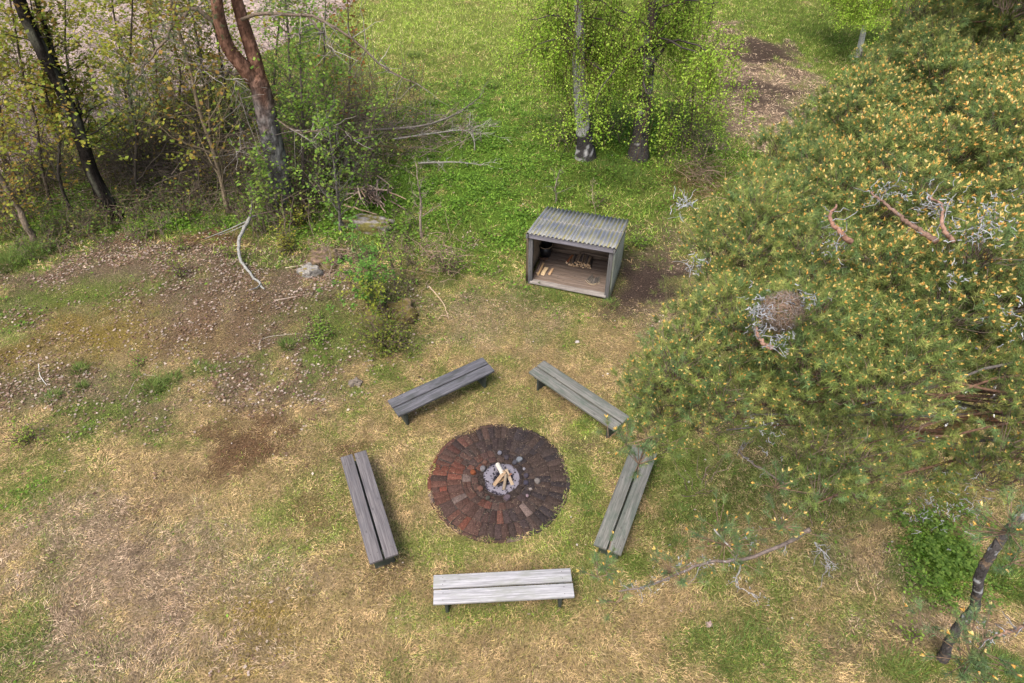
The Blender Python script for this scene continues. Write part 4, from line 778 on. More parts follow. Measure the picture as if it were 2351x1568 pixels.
def tufts(mbn, mbc, P, D, needle=.06, nn=46, wid=.0034, cone=.6, cols=((.19, .24, .08), (.23, .27, .08), (.16, .21, .08)), csz=1.0, shoot=.09):
    """pine shoots: a brush of needles round each tip with pollen cones at the end"""
    n_ = len(P); D = D/np.linalg.norm(D, axis=1, keepdims=True)
    ref = np.where((np.abs(D[:, 2]) > .9)[:, None], [[1., 0, 0]], [[0, 0, 1.]]); A = np.cross(D, ref); A /= np.linalg.norm(A, axis=1)[:, None]; B = np.cross(D, A)
    s = rng.random((n_, nn)); ph = rng.random((n_, nn))*6.283; el = rng.uniform(.45, 1.45, (n_, nn))*(1-.15*s)
    tip_ = P[:, None]-D[:, None]*(s*shoot)[..., None]
    rd = A[:, None]*np.cos(ph)[..., None]+B[:, None]*np.sin(ph)[..., None]
    nd = D[:, None]*np.cos(el)[..., None]+rd*np.sin(el)[..., None]; sd_ = np.cross(nd, rng.normal(0, 1, (n_, nn, 3))); sd_ /= np.linalg.norm(sd_, axis=2, keepdims=True)
    L = needle*rng.uniform(.7, 1.15, (n_, nn))[..., None]; V = np.stack([tip_-sd_*wid/2, tip_+sd_*wid/2, tip_+nd*L], 2).reshape(-1, 3)
    base = np.array(cols)[rng.integers(0, len(cols), n_)]*rng.uniform(.75, 1.3, (n_, 1)); c = np.repeat(base, nn, 0)*rng.uniform(.75, 1.3, (n_*nn, 1))
    mbn.add(V, np.arange(3*n_*nn).reshape(-1, 3), np.repeat(c, 3, 0))
    if mbc is not None and cone > 0:
        m = rng.random(n_) < cone; Pc, Dc, Ac, Bc = P[m], D[m], A[m], B[m]
        for j in range(3):
            k_ = len(Pc); a = rng.random(k_)*6.283; o = (Ac*np.cos(a)[:, None]+Bc*np.sin(a)[:, None]); dd = Dc+o*rng.uniform(.2, .8, (k_, 1)); dd /= np.linalg.norm(dd, axis=1)[:, None]
            ln = csz*rng.uniform(.022, .04, k_)[:, None]; b0 = Pc-Dc*.004; Pt = b0[:, None]+(dd*ln)[:, None]*np.array([0, .4, .8, 1.])[None, :, None]; r = csz*rng.uniform(.0045, .0075, (k_, 1))*np.array([[.7, 1, .8, .1]])
            cc = np.array([(.46, .28, .07), (.50, .37, .11), (.40, .21, .055), (.54, .43, .18)])[rng.integers(0, 4, k_)]*rng.uniform(.8, 1.15, (k_, 1)); mbc.tubes(Pt, r, 5, cc)
mbn = MB()
for (px, py, sp_, nn) in ((400, 60, .45, 40), (350, 150, .5, 60), (330, 220, .5, 50), (260, 240, .4, 35), (300, 180, .4, 30), (460, 30, .4, 30), (640, 10, .3, 12)):
    c = atY(px, py, Yp-.6); P = c+rng.normal(0, sp_*.6, (nn, 3)); D = rng.normal(0, 1, (nn, 3))+[0, 0, .4]; tufts(mbn, None, P, D, .08, 40, .005, 0, cols=((.10, .13, .06), (.08, .11, .05)))
# crown above the frame
for Sa in arm:
    c0 = Sa[-1]
    for q in range(9): c = c0+rng.normal(0, 1.0, 3)*[1, 1, .45]; P = c+rng.normal(0, .3, (28, 3)); tufts(mbn, None, P, rng.normal(0, 1, (28, 3))+[0, 0, .6], .08, 30, .005, 0, cols=((.10, .13, .06), (.08, .11, .05)))
part(mbn, 'crown', M_needle, FORK)
# dark leaning trunk
dk = lambda V, b_: np.where((fbm(V[:, 0]*14+V[:, 1]*14, V[:, 2]*7, 5, 4) > .60)[:, None], np.array([.09, .09, .07]), np.array([.022, .019, .017]))
tree('dark_tree', 'nearly black leaning trunk with thin bare branches at the far left', 'tree', up_stem(270, 500, 30, -30)+[atY(-20, -140, atG(270, 500)[1])], .155, .10, (.03, .026, .024), 26, 1.3, .4, YEL, 500, .09, .3, barkfn=dk, k=12, brad=.2)
tree('dark_tree', 'slimmer dark trunk standing just left of the black leaning one', 'tree', up_stem(232, 478, 130, 150)+[atY(80, -10, atG(232, 478)[1])], .085, .045, (.045, .038, .03), 18, 1.2, .5, BRZ, 900, .09, .3, barkfn=dk, brad=.3)
tree('leaning_sapling', 'pale brown thin trunk leaning out of the left edge of the picture', 'tree', up_stem(82, 556, 0, 405)+[atY(-90, 240, atG(82, 556)[1])], .075, .045, (.20, .16, .12), 10, 1.0, .4, BRZ, 500, .08, .4)
SAP = [ # base px,py, upper px,py, r, bark, leaf colours, leaves, name words, label
 (525, 490, 385, -20, .06, (.20, .16, .11), BRZ, 700, 'slender brown maple stem left of the forked pine, tall with bronze leaves'),
 (318, 470, 300, 100, .045, (.07, .06, .05), YEL, 700, 'dark maple sapling right behind the black leaning trunk'),
 (118, 470, 30, 40, .04, (.11, .09, .07), YEL, 1100, 'yellow leaved maple sapling near the left edge, tallest there'),
 (165, 490, 90, 120, .04, (.08, .07, .06), BRZ, 1100, 'bronze leaved sapling between the left edge and the black trunk'),
 (40, 440, -40, 100, .04, (.13, .10, .08), BRZ, 1100, 'orange brown leaved sapling at the very left edge'),
 (205, 400, 150, 30, .035, (.09, .08, .07), YEL, 900, 'thin yellow budded sapling close behind the slim dark trunk'),
 (375, 360, 345, 60, .04, (.16, .12, .09), BRZ, 700, 'bronze leaved maple sapling in front of the pale field'),
 (425, 310, 400, 0, .035, (.14, .11, .08), YEL, 900, 'yellow leaved sapling left of the pine needles against the field'),
 (490, 330, 440, 30, .05, (.13, .11, .08), BRZ, 900, 'brown leaved sapling above the dark brushwood heap'),
 (545, 300, 480, 20, .045, (.09, .08, .07), YEL, 600, 'dark stemmed sapling just left of the orange pine fork'),
 (300, 290, 255, -10, .035, (.10, .085, .07), YEL, 900, 'thin sapling with upright yellow sprays against the field'),
 (700, 470, 690, 150, .05, (.12, .10, .09), GRN, 1500, 'bright green leaved sapling right of the grey pine trunk'),
 (735, 420, 745, 100, .04, (.14, .12, .09), GRN, 1500, 'second green leaved sapling behind the one beside the pine trunk'),
 (690, 340, 655, 0, .05, (.14, .12, .10), BRZ+GRN, 800, 'sapling with mixed bronze and green leaves right of the pine fork'),
 (790, 340, 800, 60, .035, (.16, .13, .11), [(.27, .12, .04), (.22, .14, .04), (.2, .2, .04)], 350, 'nearly bare sapling with few rusty leaves above the brushwood'),
 (620, 330, 640, 60, .04, (.10, .085, .07), GRN, 900, 'green sapling directly behind the pine trunk'),
 (780, 530, 760, 330, .04, (.13, .12, .11), GRN, 500, 'small green sapling with curved dark stem left of the flat boulder'),
 (835, 470, 850, 300, .02, (.15, .12, .1), GRN, 350, 'thin green sapling rising behind the stick pile'),
 (640, 525, 600, 400, .03, (.14, .12, .1), GRN, 500, 'low green sapling at the foot of the pine trunk'),
 (0, 300, -60, 30, .04, (.1, .09, .07), YEL, 1000, 'yellow green sapling cut by the left edge in front of the field'),
]
for (px, py, qx, qy, r, bk, lc, nl, lab) in SAP:
    st = up_stem(px, py, qx, qy); h = st[-1][2]-st[0][2]
    st.append(st[-1]+(st[-1]-st[-2])*1.2)
    tree('sapling', lab, 'sapling', st, r, .012, bk, 30, .38*h+.3, 1.0, lc, int(nl*(2.1 if lc is not GRN else 1.4)), .10 if lc is not GRN else .08, .12, leafspread=.1, clump=4, k=7, sub=9)
SAP2 = [(968, 545, 955, 375, .035, (.25, .20, .17), [(.15, .22, .05)], 60, 'bare grey sapling with forked top left of the shelter', .6),
        (1277, 465, 1285, 390, .03, (.17, .15, .12), GRN, 50, 'thin bare sapling rising behind the shelter roof', .4),
        (905, 660, 890, 560, .02, (.16, .12, .1), GRN, 60, 'thin bare stem beside the rowan shrub', .3),
        (768, 655, 750, 560, .02, (.26, .20, .16), GRN, 0, 'small leafless shrub in front of the mossy boulder', .45),
        (1090, 345, 1080, 260, .02, (.3, .28, .26), GRN, 10, 'thin upright dead stem among the brushwood', .25),
        (1365, 500, 1362, 410, .01, (.25, .2, .15), GRN, 0, 'thin dry stalk right of the shelter roof', .2)]
for (px, py, qx, qy, r, bk, lc, nl, lab, LL) in SAP2:
    tree('bare_sapling', lab, 'sapling', up_stem(px, py, qx, qy), r, .006, bk, 12, LL, .7, lc, nl, .07, .25, leafspread=.05, k=6, matb=M_branch, brad=.45)
# birches
def birchbark(V, b_):
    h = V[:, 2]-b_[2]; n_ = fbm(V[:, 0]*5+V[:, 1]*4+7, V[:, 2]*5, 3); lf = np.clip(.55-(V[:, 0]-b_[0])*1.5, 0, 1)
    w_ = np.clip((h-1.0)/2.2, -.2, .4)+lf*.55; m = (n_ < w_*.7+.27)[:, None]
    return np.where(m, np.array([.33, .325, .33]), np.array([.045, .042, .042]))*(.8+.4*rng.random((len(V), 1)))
def birchbark2(V, b_): c = birchbark(V, b_); n_ = fbm(V[:, 0]*5+3, V[:, 2]*4, 7)[:, None]; return np.where(n_ > .33, c*.0+np.array([.055, .05, .048])*(.7+.6*rng.random((len(V), 1))), c*.7)
BL_ = [(.27, .43, .045), (.34, .50, .06), (.20, .34, .035), (.42, .54, .10)]
def birch(label, px, py, qx, qy, r, fn, nstr, seed, tmin=.3, reach=1.9, name='birch', spread=1):
    b_ = atG(px, py); e = atY(qx, qy, b_[1]); d = (e-b_)/(e[2]-b_[2]); Ht = 8.6; top_ = b_+d*Ht; S = spline([b_, b_+d*2.5+rng.normal(0, .04, 3), e, top_], 34); t = thing(name, label, 'tree', tuple(b_))
    S[0, 2] -= .15; rad = r*(1-.75*np.linspace(0, 1, 34)); rad[0] *= 1.5; rad[1] *= 1.15; mb = MB(); mb.tube(S, rad, 16, (.1, .1, .1))
    # densify for bark patches
    mb = MB(); S2 = spline(S, 150); r2 = np.interp(np.linspace(0, 1, 150), np.linspace(0, 1, 34), rad); mb.tube(S2, r2, 20, (.1, .1, .1)); mb.Cc[0] = fn(mb.V[0], b_); part(mb, 'trunk', M_branch, t, smooth=True)
    P, rb, P2, r2, dd, ll = skeleton(S, r, 26, tmin, reach, .45, 0, 5, .9, .35, brad=.22)
    mb = MB(); mb.tubes(P, rb, 5, (.06, .05, .05)); mb.tubes(P2, r2, 3, (.07, .05, .045))
    idx = rng.integers(0, len(P2), nstr); k = rng.integers(1, 5, nstr); s0 = P2[idx, k]; n_ = nstr; L = rng.uniform(.3, 1.0, n_)+1.3*rng.random(n_)**3; L = np.minimum(L, np.maximum(s0[:, 2]-1.5, .1)); q = np.linspace(0, 1, 6)[None, :, None]
    hor = np.c_[rng.normal(0, .22, (n_, 2)), np.zeros(n_)]; Q_ = s0[:, None]+hor[:, None]*q**.5+np.array([0, 0, -1.])*(L[:, None, None])*q+rng.normal(0, .02, (n_, 6, 3))*q; mb.tubes(Q_, np.full((n_, 6), .0035), 3, (.10, .06, .04)); part(mb, 'branches', M_twig, t)
    tx = np.interp(s0[:, 2], S[:, 2], S[:, 0]); ty = np.interp(s0[:, 2], S[:, 2], S[:, 1]); front = (np.abs(s0[:, 0]-tx) < .42) & (s0[:, 1] < ty) & (rng.random(n_) < .5); okk = np.flatnonzero(~front); m = nstr*34; idx = okk[rng.integers(0, len(okk), m)]; f = rng.random(m)*5; i0 = f.astype(int).clip(0, 4); c = Q_[idx, i0]+(Q_[idx, i0+1]-Q_[idx, i0])*(f-i0)[:, None]+rng.normal(0, .05, (m, 3)); mb = MB(); leaf_quads(mb, c, .047, BL_, 1.3, elong=1.25); part(mb, 'crown', M_leaf, t); return t
birch('birch with white patched trunk behind the shelter, left of the dark one', 1345, 360, 1330, 40, .23, birchbark, 1000, 1, reach=2.8, spread=1)
birch('birch with dark, almost black trunk behind the shelter', 1465, 360, 1498, 30, .24, birchbark2, 1400, 2, reach=3.9, spread=1)
birch('thin white birch far behind, half hidden by the pine crown at the top', 1970, 130, 1995, 10, .10, lambda V, b_: np.where((fbm(V[:, 0]*9, V[:, 2]*6, 3) > .35)[:, None], np.array([.42, .41, .40]), np.array([.07, .06, .06])), 1300, 3, .3, 3.2)
tree('birch_sapling', 'young birch sapling with light leaves right of the dark birch trunk', 'sapling', up_stem(1572, 330, 1600, 150)+[atY(1640, 0, atG(1572, 330)[1])], .03, .01, (.08, .06, .05), 22, 1.7, .7, BL_, 3200, .06, .15, leafspread=.1)
tree('birch_sapling', 'many stemmed young birch growth at the left foot of the white patched birch', 'sapling', up_stem(1322, 330, 1290, 180), .02, .01, (.12, .08, .05), 16, 1.0, .9, BL_, 1300, .055, .1, leafspread=.09)
tree('birch_sapling', 'young birch growth between the two birch trunks', 'sapling', up_stem(1395, 300, 1400, 180), .02, .01, (.12, .08, .05), 14, .8, .9, BL_, 500, .055, .1, leafspread=.09)
tree('birch_sapling', 'leafy low shoots at the right foot of the dark birch', 'sapling', up_stem(1520, 365, 1545, 290), .015, .008, (.12, .08, .05), 14, .6, .7, BL_, 600, .055, .1, leafspread=.09)
def understory(name, label, spots, cols, leafn, bark=(.13, .10, .08), ls=.085):
    mb = MB(); lf = MB()
    for (px, py, rx, ry, hgt, n_) in spots:
        c = atG(px, py); kx = np.linalg.norm(c-_O)/FPX; x = c[0]+rng.normal(0, rx*kx*.6, n_); y = c[1]+rng.normal(0, ry*kx*1.4, n_); b_ = np.c_[x, y, ter(x, y)]
        hh = hgt*rng.uniform(.35, 1.15, n_); q = np.linspace(0, 1, 6)[None, :, None]; d = np.c_[rng.normal(0, .22, (n_, 2)), np.ones(n_)]*hh[:, None]
        P = b_[:, None]+d[:, None]*q+rng.normal(0, .035, (n_, 6, 3))*q; cc = np.array(bark)*rng.uniform(.5, 1.6, (n_, 1)); mb.tubes(P, rng.uniform(.006, .014, (n_, 1))*np.linspace(1, .35, 6)[None], 3, cc)
        ns = n_*6; idx = rng.integers(0, n_, ns); k = rng.integers(1, 6, ns); d2 = np.c_[rng.normal(0, .26, (ns, 2)), np.abs(rng.normal(.18, .16, ns))]*(.5+.3*hgt); P2 = P[idx, k][:, None]+d2[:, None]*np.linspace(0, 1, 4)[None, :, None]+rng.normal(0, .012, (ns, 4, 3))
        mb.tubes(P2, np.full((ns, 1), .0045)*np.linspace(1, .5, 4)[None], 3, cc[idx])
        m = leafn*n_; idx = rng.integers(0, ns, m); k = rng.integers(1, 4, m); leaf_quads(lf, P2[idx, k]+rng.normal(0, .04, (m, 3)), ls, cols, .7)
    b_ = mb.V[0].mean(0); t = thing(name, label, 'undergrowth', (b_[0], b_[1], 0)); part(mb, 'stems', M_twig, t, kind='stuff'); part(lf, 'foliage', M_leaf, t, kind='stuff'); t['kind'] = 'stuff'
understory('undergrowth', 'orange brown and yellow leaved undergrowth at the far left edge of the thicket', [(40, 460, 70, 50, 1.6, 90), (120, 400, 90, 60, 1.8, 110), (60, 300, 90, 70, 2.0, 110), (20, 520, 60, 30, .9, 40)], BRZ+YEL, 7)
understory('undergrowth', 'sparse bronze leaved thin stems between the dark trunk and the forked pine', [(360, 380, 100, 60, 1.5, 110), (470, 330, 90, 60, 1.7, 110), (400, 250, 120, 50, 1.6, 90), (480, 440, 70, 40, 1.0, 60)], BRZ, 6, (.11, .09, .07), ls=.075)
understory('undergrowth', 'dense bright green leafy undergrowth right of the forked pine trunk', [(720, 440, 60, 50, 1.6, 90), (770, 380, 60, 60, 1.7, 90), (690, 490, 60, 30, .9, 60), (640, 520, 50, 25, .9, 50), (830, 400, 50, 50, 1.0, 50), (720, 300, 80, 50, 1.8, 80), (590, 480, 50, 30, .8, 30), (910, 560, 60, 60, .5, 40)], GRN, 7, ls=.07)
understory('undergrowth', 'nearly leafless thin saplings with rusty sprigs above the brushwood', [(860, 260, 80, 60, 1.4, 40), (950, 240, 60, 50, 1.0, 22), (800, 220, 70, 60, 1.6, 45)], [(.28, .13, .05), (.22, .30, .06), (.18, .34, .05)], 7, (.12, .10, .08), ls=.07)
understory('undergrowth', 'low dark green and brown scrub along the foot of the thicket', [(200, 520, 160, 25, .5, 110), (420, 490, 120, 25, .5, 100), (120, 560, 60, 20, .4, 40)], [(.10, .17, .04), (.13, .2, .04), (.2, .2, .05)], 12, ls=.06)
understory('undergrowth', 'leafy young shoots around the feet of the two birches', [(1310, 330, 40, 25, 1.2, 30), (1395, 310, 25, 20, .9, 16), (1560, 330, 35, 30, 1.1, 30), (1600, 360, 40, 30, .8, 30)], BL_, 9, ls=.065)
# leafy shrubs
def shrub(name, label, px, py, h, r, cols, nl, ls, stems=14, bark=(.12, .09, .07), clump=1):
    b_ = atG(px, py); t = thing(name, label, 'shrub', tuple(b_)); a = rng.random(stems)*6.283; q = np.linspace(0, 1, 6)[None, :, None]; hh = h*rng.uniform(.5, 1.05, stems)
    d = np.c_[np.cos(a)*r, np.sin(a)*r, np.zeros(stems)]*rng.uniform(.2, 1, (stems, 1)); P = b_+np.c_[np.cos(a), np.sin(a), a*0][:, None]*.05+d[:, None]*q**1.3+np.array([0, 0, 1.])*hh[:, None, None]*q+rng.normal(0, .015, (stems, 6, 3))*q
    mb = MB(); mb.tubes(P, np.full((stems, 1), .008)*np.linspace(1, .4, 6)[None], 4, bark); ns = stems*5; idx = rng.integers(0, stems, ns); k = rng.integers(1, 6, ns); d2 = rng.normal(0, .16*h+.04, (ns, 3)); P2 = P[idx, k][:, None]+d2[:, None]*np.linspace(0, 1, 4)[None, :, None]; mb.tubes(P2, np.full((ns, 4), .0035), 3, bark); part(mb, 'stems', M_twig, t)
    m = nl; idx = rng.integers(0, ns, m); k = rng.integers(1, 4, m); mb = MB(); leaf_quads(mb, P2[idx, k]+rng.normal(0, .03, (m, 3)), ls, cols, .6); part(mb, 'foliage', M_leaf, t)
shrub('rowan_shrub', 'tall slim rowan shrub with feathery bright green leaves left of the mossy boulder', 852, 705, 1.8, .2, [(.12, .25, .05), (.16, .31, .06)], 1700, .06, 8)
shrub('rowan_shrub', 'small feathery rowan shoot behind the tall slim one', 835, 600, .7, .2, [(.10, .19, .05), (.14, .25, .06)], 260, .05, 5)
shrub('yellow_leaf_shrub', 'yellow green leaved shrub on the right side of the tall rowan', 885, 735, 1.2, .3, [(.30, .33, .05), (.24, .30, .05)], 600, .055, 9)
shrub('bilberry_shrub', 'bushy dark stemmed shrub with small leaves in front of the ochre mossy boulder', 890, 800, .75, .62, [(.13, .20, .035), (.19, .23, .04), (.24, .25, .05)], 2000, .042, 60)
shrub('low_shrub', 'low leafy shrub right of the curved stick, edge of the green slope', 1030, 625, .5, .35, GRN, 350, .04, 26)
shrub('low_shrub', 'low green shrub with reddish stems right of the lichen branch', 660, 570, .7, .3, YEL, 420, .05, 12)
shrub('low_shrub', 'yellow green shrub at the base of the green thicket left of the flat boulder', 690, 520, .7, .45, YEL, 700, .05, 18)
shrub('low_shrub', 'small yellow green rowan shoot on the upper edge of the mound', 335, 545, .6, .2, [(.17, .26, .05)], 200, .05, 6)
shrub('low_shrub', 'two-stemmed yellowish shoot on the mound below the lichen branch', 410, 575, .45, .2, [(.17, .26, .05), (.22, .25, .05)], 110, .05, 4)
shrub('low_shrub', 'small dark stemmed yellow leaved bush in the middle of the mound', 415, 635, .5, .2, [(.17, .26, .05), (.22, .25, .05)], 160, .045, 8)
shrub('low_shrub', 'lone small green seedling beside the tussocks on the mound foot', 320, 835, .3, .08, [(.17, .28, .05)], 60, .04, 3)
shrub('low_shrub', 'bright yellow green leaved shoots at the left edge below the mound', 70, 1010, .35, .4, [(.24, .32, .05), (.20, .3, .05)], 200, .045, 12)
shrub('low_shrub', 'yellow green shoot right of the mound edge beside dead leaves', 530, 590, .4, .15, [(.2, .27, .05)], 100, .045, 4)
shrub('low_shrub', 'leafy green bush at lower right between the lawn and the trunk foot', 2085, 1460, .25, .12, [(.20, .30, .05)], 70, .04, 4)
shrub('low_shrub', 'tiny yellow green seedling near the bottom right edge', 2215, 1505+50, .2, .12, [(.22, .30, .05)], 60, .04, 4)
shrub('low_shrub', 'patch of green leafy shoots in front of the rowan near the slate grey bench', 735, 775, .25, .4, GRN, 420, .045, 16)
shrub('low_shrub', 'green leafy weeds right of the shelter wall', 1465, 560, .25, .3, GRN, 420, .045, 16)
shrub('low_shrub', 'round green plant on the grass behind the shelter roof', 1370, 470, .25, .25, GRN, 300, .05, 12)
# ------------------------------------------------------------------ big Scots pine at right
def inpoly(x, y, P):
    c = False; n_ = len(P); j = n_-1
    for i in range(n_):
        if ((P[i][1] > y) != (P[j][1] > y)) and (x < (P[j][0]-P[i][0])*(y-P[i][1])/(P[j][1]-P[i][1])+P[i][0]): c = not c
        j = i
    return c
DP = np.array([(1800, 700, 4.6), (2300, 600, 4.3), (1900, 250, 7.8), (1720, 380, 7.0), (1460, 950, 5.6), (1600, 560, 5.7), (2250, 80, 8.6), (2050, 150, 8.4), (1850, 1150, 5.5), (2200, 1080, 6.2), (1500, 1020, 5.8), (2100, 400, 5.6), (2330, 300, 6.0), (1700, 900, 5.0), (2050, 850, 4.6), (2330, 950, 5.2), (2100, 1200, 5.8), (1750, 520, 5.6)])
def depth_at(x, y):
    w_ = 1/(((DP[:, 0]-x)**2+(DP[:, 1]-y)**2)+3000); return float((w_*DP[:, 2]).sum()/w_.sum())
pb = atG(2167, 1512); Ya = pb[1]
trunkA = [pb, atY(2179, 1472, Ya), atY(2206, 1432, Ya), atY(2236, 1396, Ya), atY(2244, 1345, Ya), atY(2260, 1298, Ya+.03), atY(2286, 1258, Ya+.06), atY(2313, 1220, Ya+.1), atY(2400, 1120, Ya+.2)]; e = trunkA[-1]; trunkA += [e+np.array([.05, .15, 1.3]), e+np.array([-.1, .35, 2.6]), e+np.array([-.2, .5, 3.7])]
TA = spline(trunkA, 60); big = thing('pine_tree', 'big pine with crooked dark trunk at lower right and orange pollen cones', 'tree', tuple(pb))
mb = MB(); rad = np.linspace(.060, .042, 60); rad[:3] = [.08, .07, .064]; S = TA.copy(); S[0, 2] -= .2; S[5:] += rng.normal(0, .004, S[5:].shape); mb.tube(S, rad, 18, (.1, .1, .1)); V = mb.V[0]
S2 = spline(S, 240); r2 = np.interp(np.linspace(0, 1, 240), np.linspace(0, 1, 60), rad); mb = MB(); mb.tube(S2, r2, 22, (.1, .1, .1)); V = mb.V[0]; nn = fbm(V[:, 0]*21+V[:, 1]*17, V[:, 2]*15, 13, 4); rs = np.clip((V[:, 2]-4)/1.5, 0, 1)[:, None]
cc = np.where((nn > .70)[:, None], np.array([.26, .27, .28]), np.where((nn < .3)[:, None], np.array([.15, .11, .08]), np.array([.07, .065, .065]))); mb.Cc[0] = cc*(1-rs)+np.array([.28, .13, .07])*rs; part(mb, 'trunk', M_bark, big, smooth=True)
b2 = atD(2470, 330, 9.6); trB = [np.array([b2[0]+.2, b2[1]+.2, 0.]), np.array([b2[0]+.1, b2[1], 2.5]), b2, b2+np.array([-.1, 0, 2.0])]; trB[0][2] = gz(*trB[0][:2]); TB = spline(trB, 30)
back = thing('pine_tree', 'second pine behind, its crown of paler shoots filling the top right corner', 'tree', tuple(trB[0])); mb = MB(); S = TB.copy(); S[0, 2] -= .2; mb.tube(S, np.linspace(.22, .09, 30), 12, (.24, .12, .07)); part(mb, 'trunk', M_bark, back, smooth=True)
POLY = [(2480, -160), (2130, -160), (2090, -40), (2050, 50), (1985, 105), (1930, 165), (1850, 215), (1770, 285), (1715, 335), (1730, 400), (1640, 455), (1590, 500), (1575, 560), (1600, 640), (1560, 700), (1510, 750), (1490, 810), (1470, 830), (1425, 880), (1420, 950), (1405, 1010), (1450, 1060), (1560, 1050), (1650, 1020), (1730, 980), (1790, 1010), (1800, 1090), (1800, 1180), (1840, 1225), (1900, 1195), (2000, 1215), (2100, 1160), (2200, 1150), (2300, 1180), (2480, 1150)]
pads = []; tries = 0
while len(pads) < 210 and tries < 16000:
    tries += 1; x = random.uniform(1430, 2480); y = random.uniform(-150, 1230)
    if not inpoly(x, y, POLY): continue
    d = depth_at(x, y)+random.uniform(-.25, .55); r = .34*FPX/d
    # keep pad inside the outline
    if not all(inpoly(x+.62*r*math.cos(a), y+.62*r*math.sin(a), POLY) for a in np.linspace(0, 6.28, 9)): continue
    if any(math.hypot(x-q[0], y-q[1]) < .56*r and abs(d-q[2]) < .6 for q in pads): continue
    if math.hypot(x-2290, y-1230) < 75 or math.hypot(x-1795, (y-720)) < 60 or math.hypot(x-1945, y-540) < 35 or math.hypot(x-2200, y-510) < 45 or math.hypot(x-2200, y-940) < 115 or math.hypot(x-2283, y-930) < 75 or math.hypot(x-1760, y-1020) < 70 or (y > 870 and x > 2030 and random.random() < .5) or (y > 880 and x > 1560 and random.random() < .15): continue
    pads.append((x, y, d))
NA, CA, NB, CB = MB(), MB(), MB(), MB(); LA, LB = MB(), MB()
def pad(c, r, n_, N_, C_, L_, trunk, cone, wid=.0024, csz=1.0, cols=None, limb=True, nn=56, tmin=.55):
    u = rng.normal(0, 1, (n_, 3)); u /= np.linalg.norm(u, axis=1)[:, None]; u[:, 2] = np.where(u[:, 2] < -.25, -u[:, 2], u[:, 2]); rr = r*rng.uniform(.55, 1.05, n_)[:, None]; P = c+u*rr*[1, 1, .5]; D = u*[1, 1, .5]+[0, -.25, .9]+rng.normal(0, .2, (n_, 3))
    tufts(N_, C_, P, D, .062, nn, wid, cone, csz=csz, **({'cols': cols} if cols else {}))
    q = np.linspace(0, 1, 4)[None, :, None]; c0 = c-np.array([0, 0, r*.7]); Q_ = c0+(P-c0)[:, None]*(.25+.7*q)+rng.normal(0, .02, (n_, 4, 3)); L_.tubes(Q_[::2], np.full((len(Q_[::2]), 1), .0042)*np.linspace(1, .5, 4)[None], 3, np.array([.13, .10, .08])*rng.uniform(.6, 1.5, (len(Q_[::2]), 1)))
    if limb and random.random() < (.65 if c[2] > 4.9 else .22):
        T = trunk; h = c[2]; dd = np.abs(T[:, 2]-(h-.25*np.linalg.norm(T[:, :2].mean(0)-c[:2]))); i0 = int(np.argmin(np.where(np.arange(len(T)) > len(T)*.3, dd, 9))); a = T[i0]; m_ = a+(c0-a)*.5+np.array([0, 0, .18])+rng.normal(0, .12, 3)
        Sb = spline([a, m_, c0], 12); Sb[1:-1] += rng.normal(0, .015, Sb[1:-1].shape); L_.tube(Sb, np.linspace(.020, .007, 12), 6, (.14, .085, .06) if random.random() < .6 else (.11, .10, .095))
NCOL = [(.155, .215, .06), (.20, .25, .065), (.12, .17, .05), (.27, .30, .09), (.14, .215, .08)]
for (x, y, d) in pads:
    c = atD(x, y, d); isB = y < 330 or (x > 2250 and y < 420)
    dens = 80
    if y > 880 and x > 1560: dens = 42
    pad(c, .38, dens, NB if isB else NA, CB if isB else CA, LB if isB else LA, TB if isB else TA, .8 if y < 1000 else .5, wid=.0036 if d < 6.5 else .0046, csz=1.0 if x > 1950 and 150 < y < 700 else .68, cols=NCOL)
    if random.random() < (.5 if y < 880 else .1): pad(c+np.array([rng.normal(0, .2), rng.normal(0, .2), -.55]), .38, 24, NB if isB else NA, None, LB if isB else LA, TB if isB else TA, 0, cols=[(.13, .16, .05), (.16, .18, .06)], limb=False, nn=36)  # lower layer in darker needle colours, painting the crown's self-shadow
# crown beyond the frame on the right and top so that the tree is whole
for (x, y, d) in [(2560+90*(i % 3), 120+170*i, 6.0+.4*(i % 2)) for i in range(7)]+[(2750, 400, 6.2), (2700, 800, 5.6), (2600, 600, 4.9), (2800, 1050, 6.5)]:
    pad(atD(x, y, d), .55, 70, NA, CA, LA, TA, .5, cols=NCOL)
# small outlying sprays at the crown's edge
for (x, y, d, n_) in ((1390, 1290, 6.2, 14), (1375, 1310, 6.2, 6), (1545, 1300, 6.3, 14), (1575, 1325, 6.3, 8), (1670, 1235, 6.2, 26), (1655, 1200, 6.2, 10), (1700, 1270, 6.2, 10), (1730, 1225, 6.3, 8), (1420, 1370, 6.6, 6), (1440, 1000, 5.7, 10), (1470, 1045, 5.8, 12), (1400, 985, 5.8, 3), (2250, 1500, 4.6, 24), (2225, 1520, 4.6, 12), (2275, 1480, 4.5, 14), (2130, 1420, 5.2, 3), (2340, 1200, 4.3, 25), (2345, 1270, 4.4, 12), (1800, 1190, 5.6, 16), (1790, 1100, 5.6, 14)):
    c = atD(x, y, d); n2_ = n_; u = rng.normal(0, 1, (n2_, 3)); P = c+u*[.10, .10, .06]*(1+.02*n2_); tufts(NA, CA, P, u*[1, 1, .4]+[0, 0, .8], .065, 60, .0036, .45, cols=[(.11, .18, .075), (.09, .15, .065), (.14, .20, .075)])
    Qs = c-np.array([0, 0, .12])+(P-c+np.array([0, 0, .12]))[:, None]*np.linspace(0, 1, 4)[None, :, None]; LA.tubes(Qs, np.full((n2_, 4), .004), 3, (.2, .14, .1))
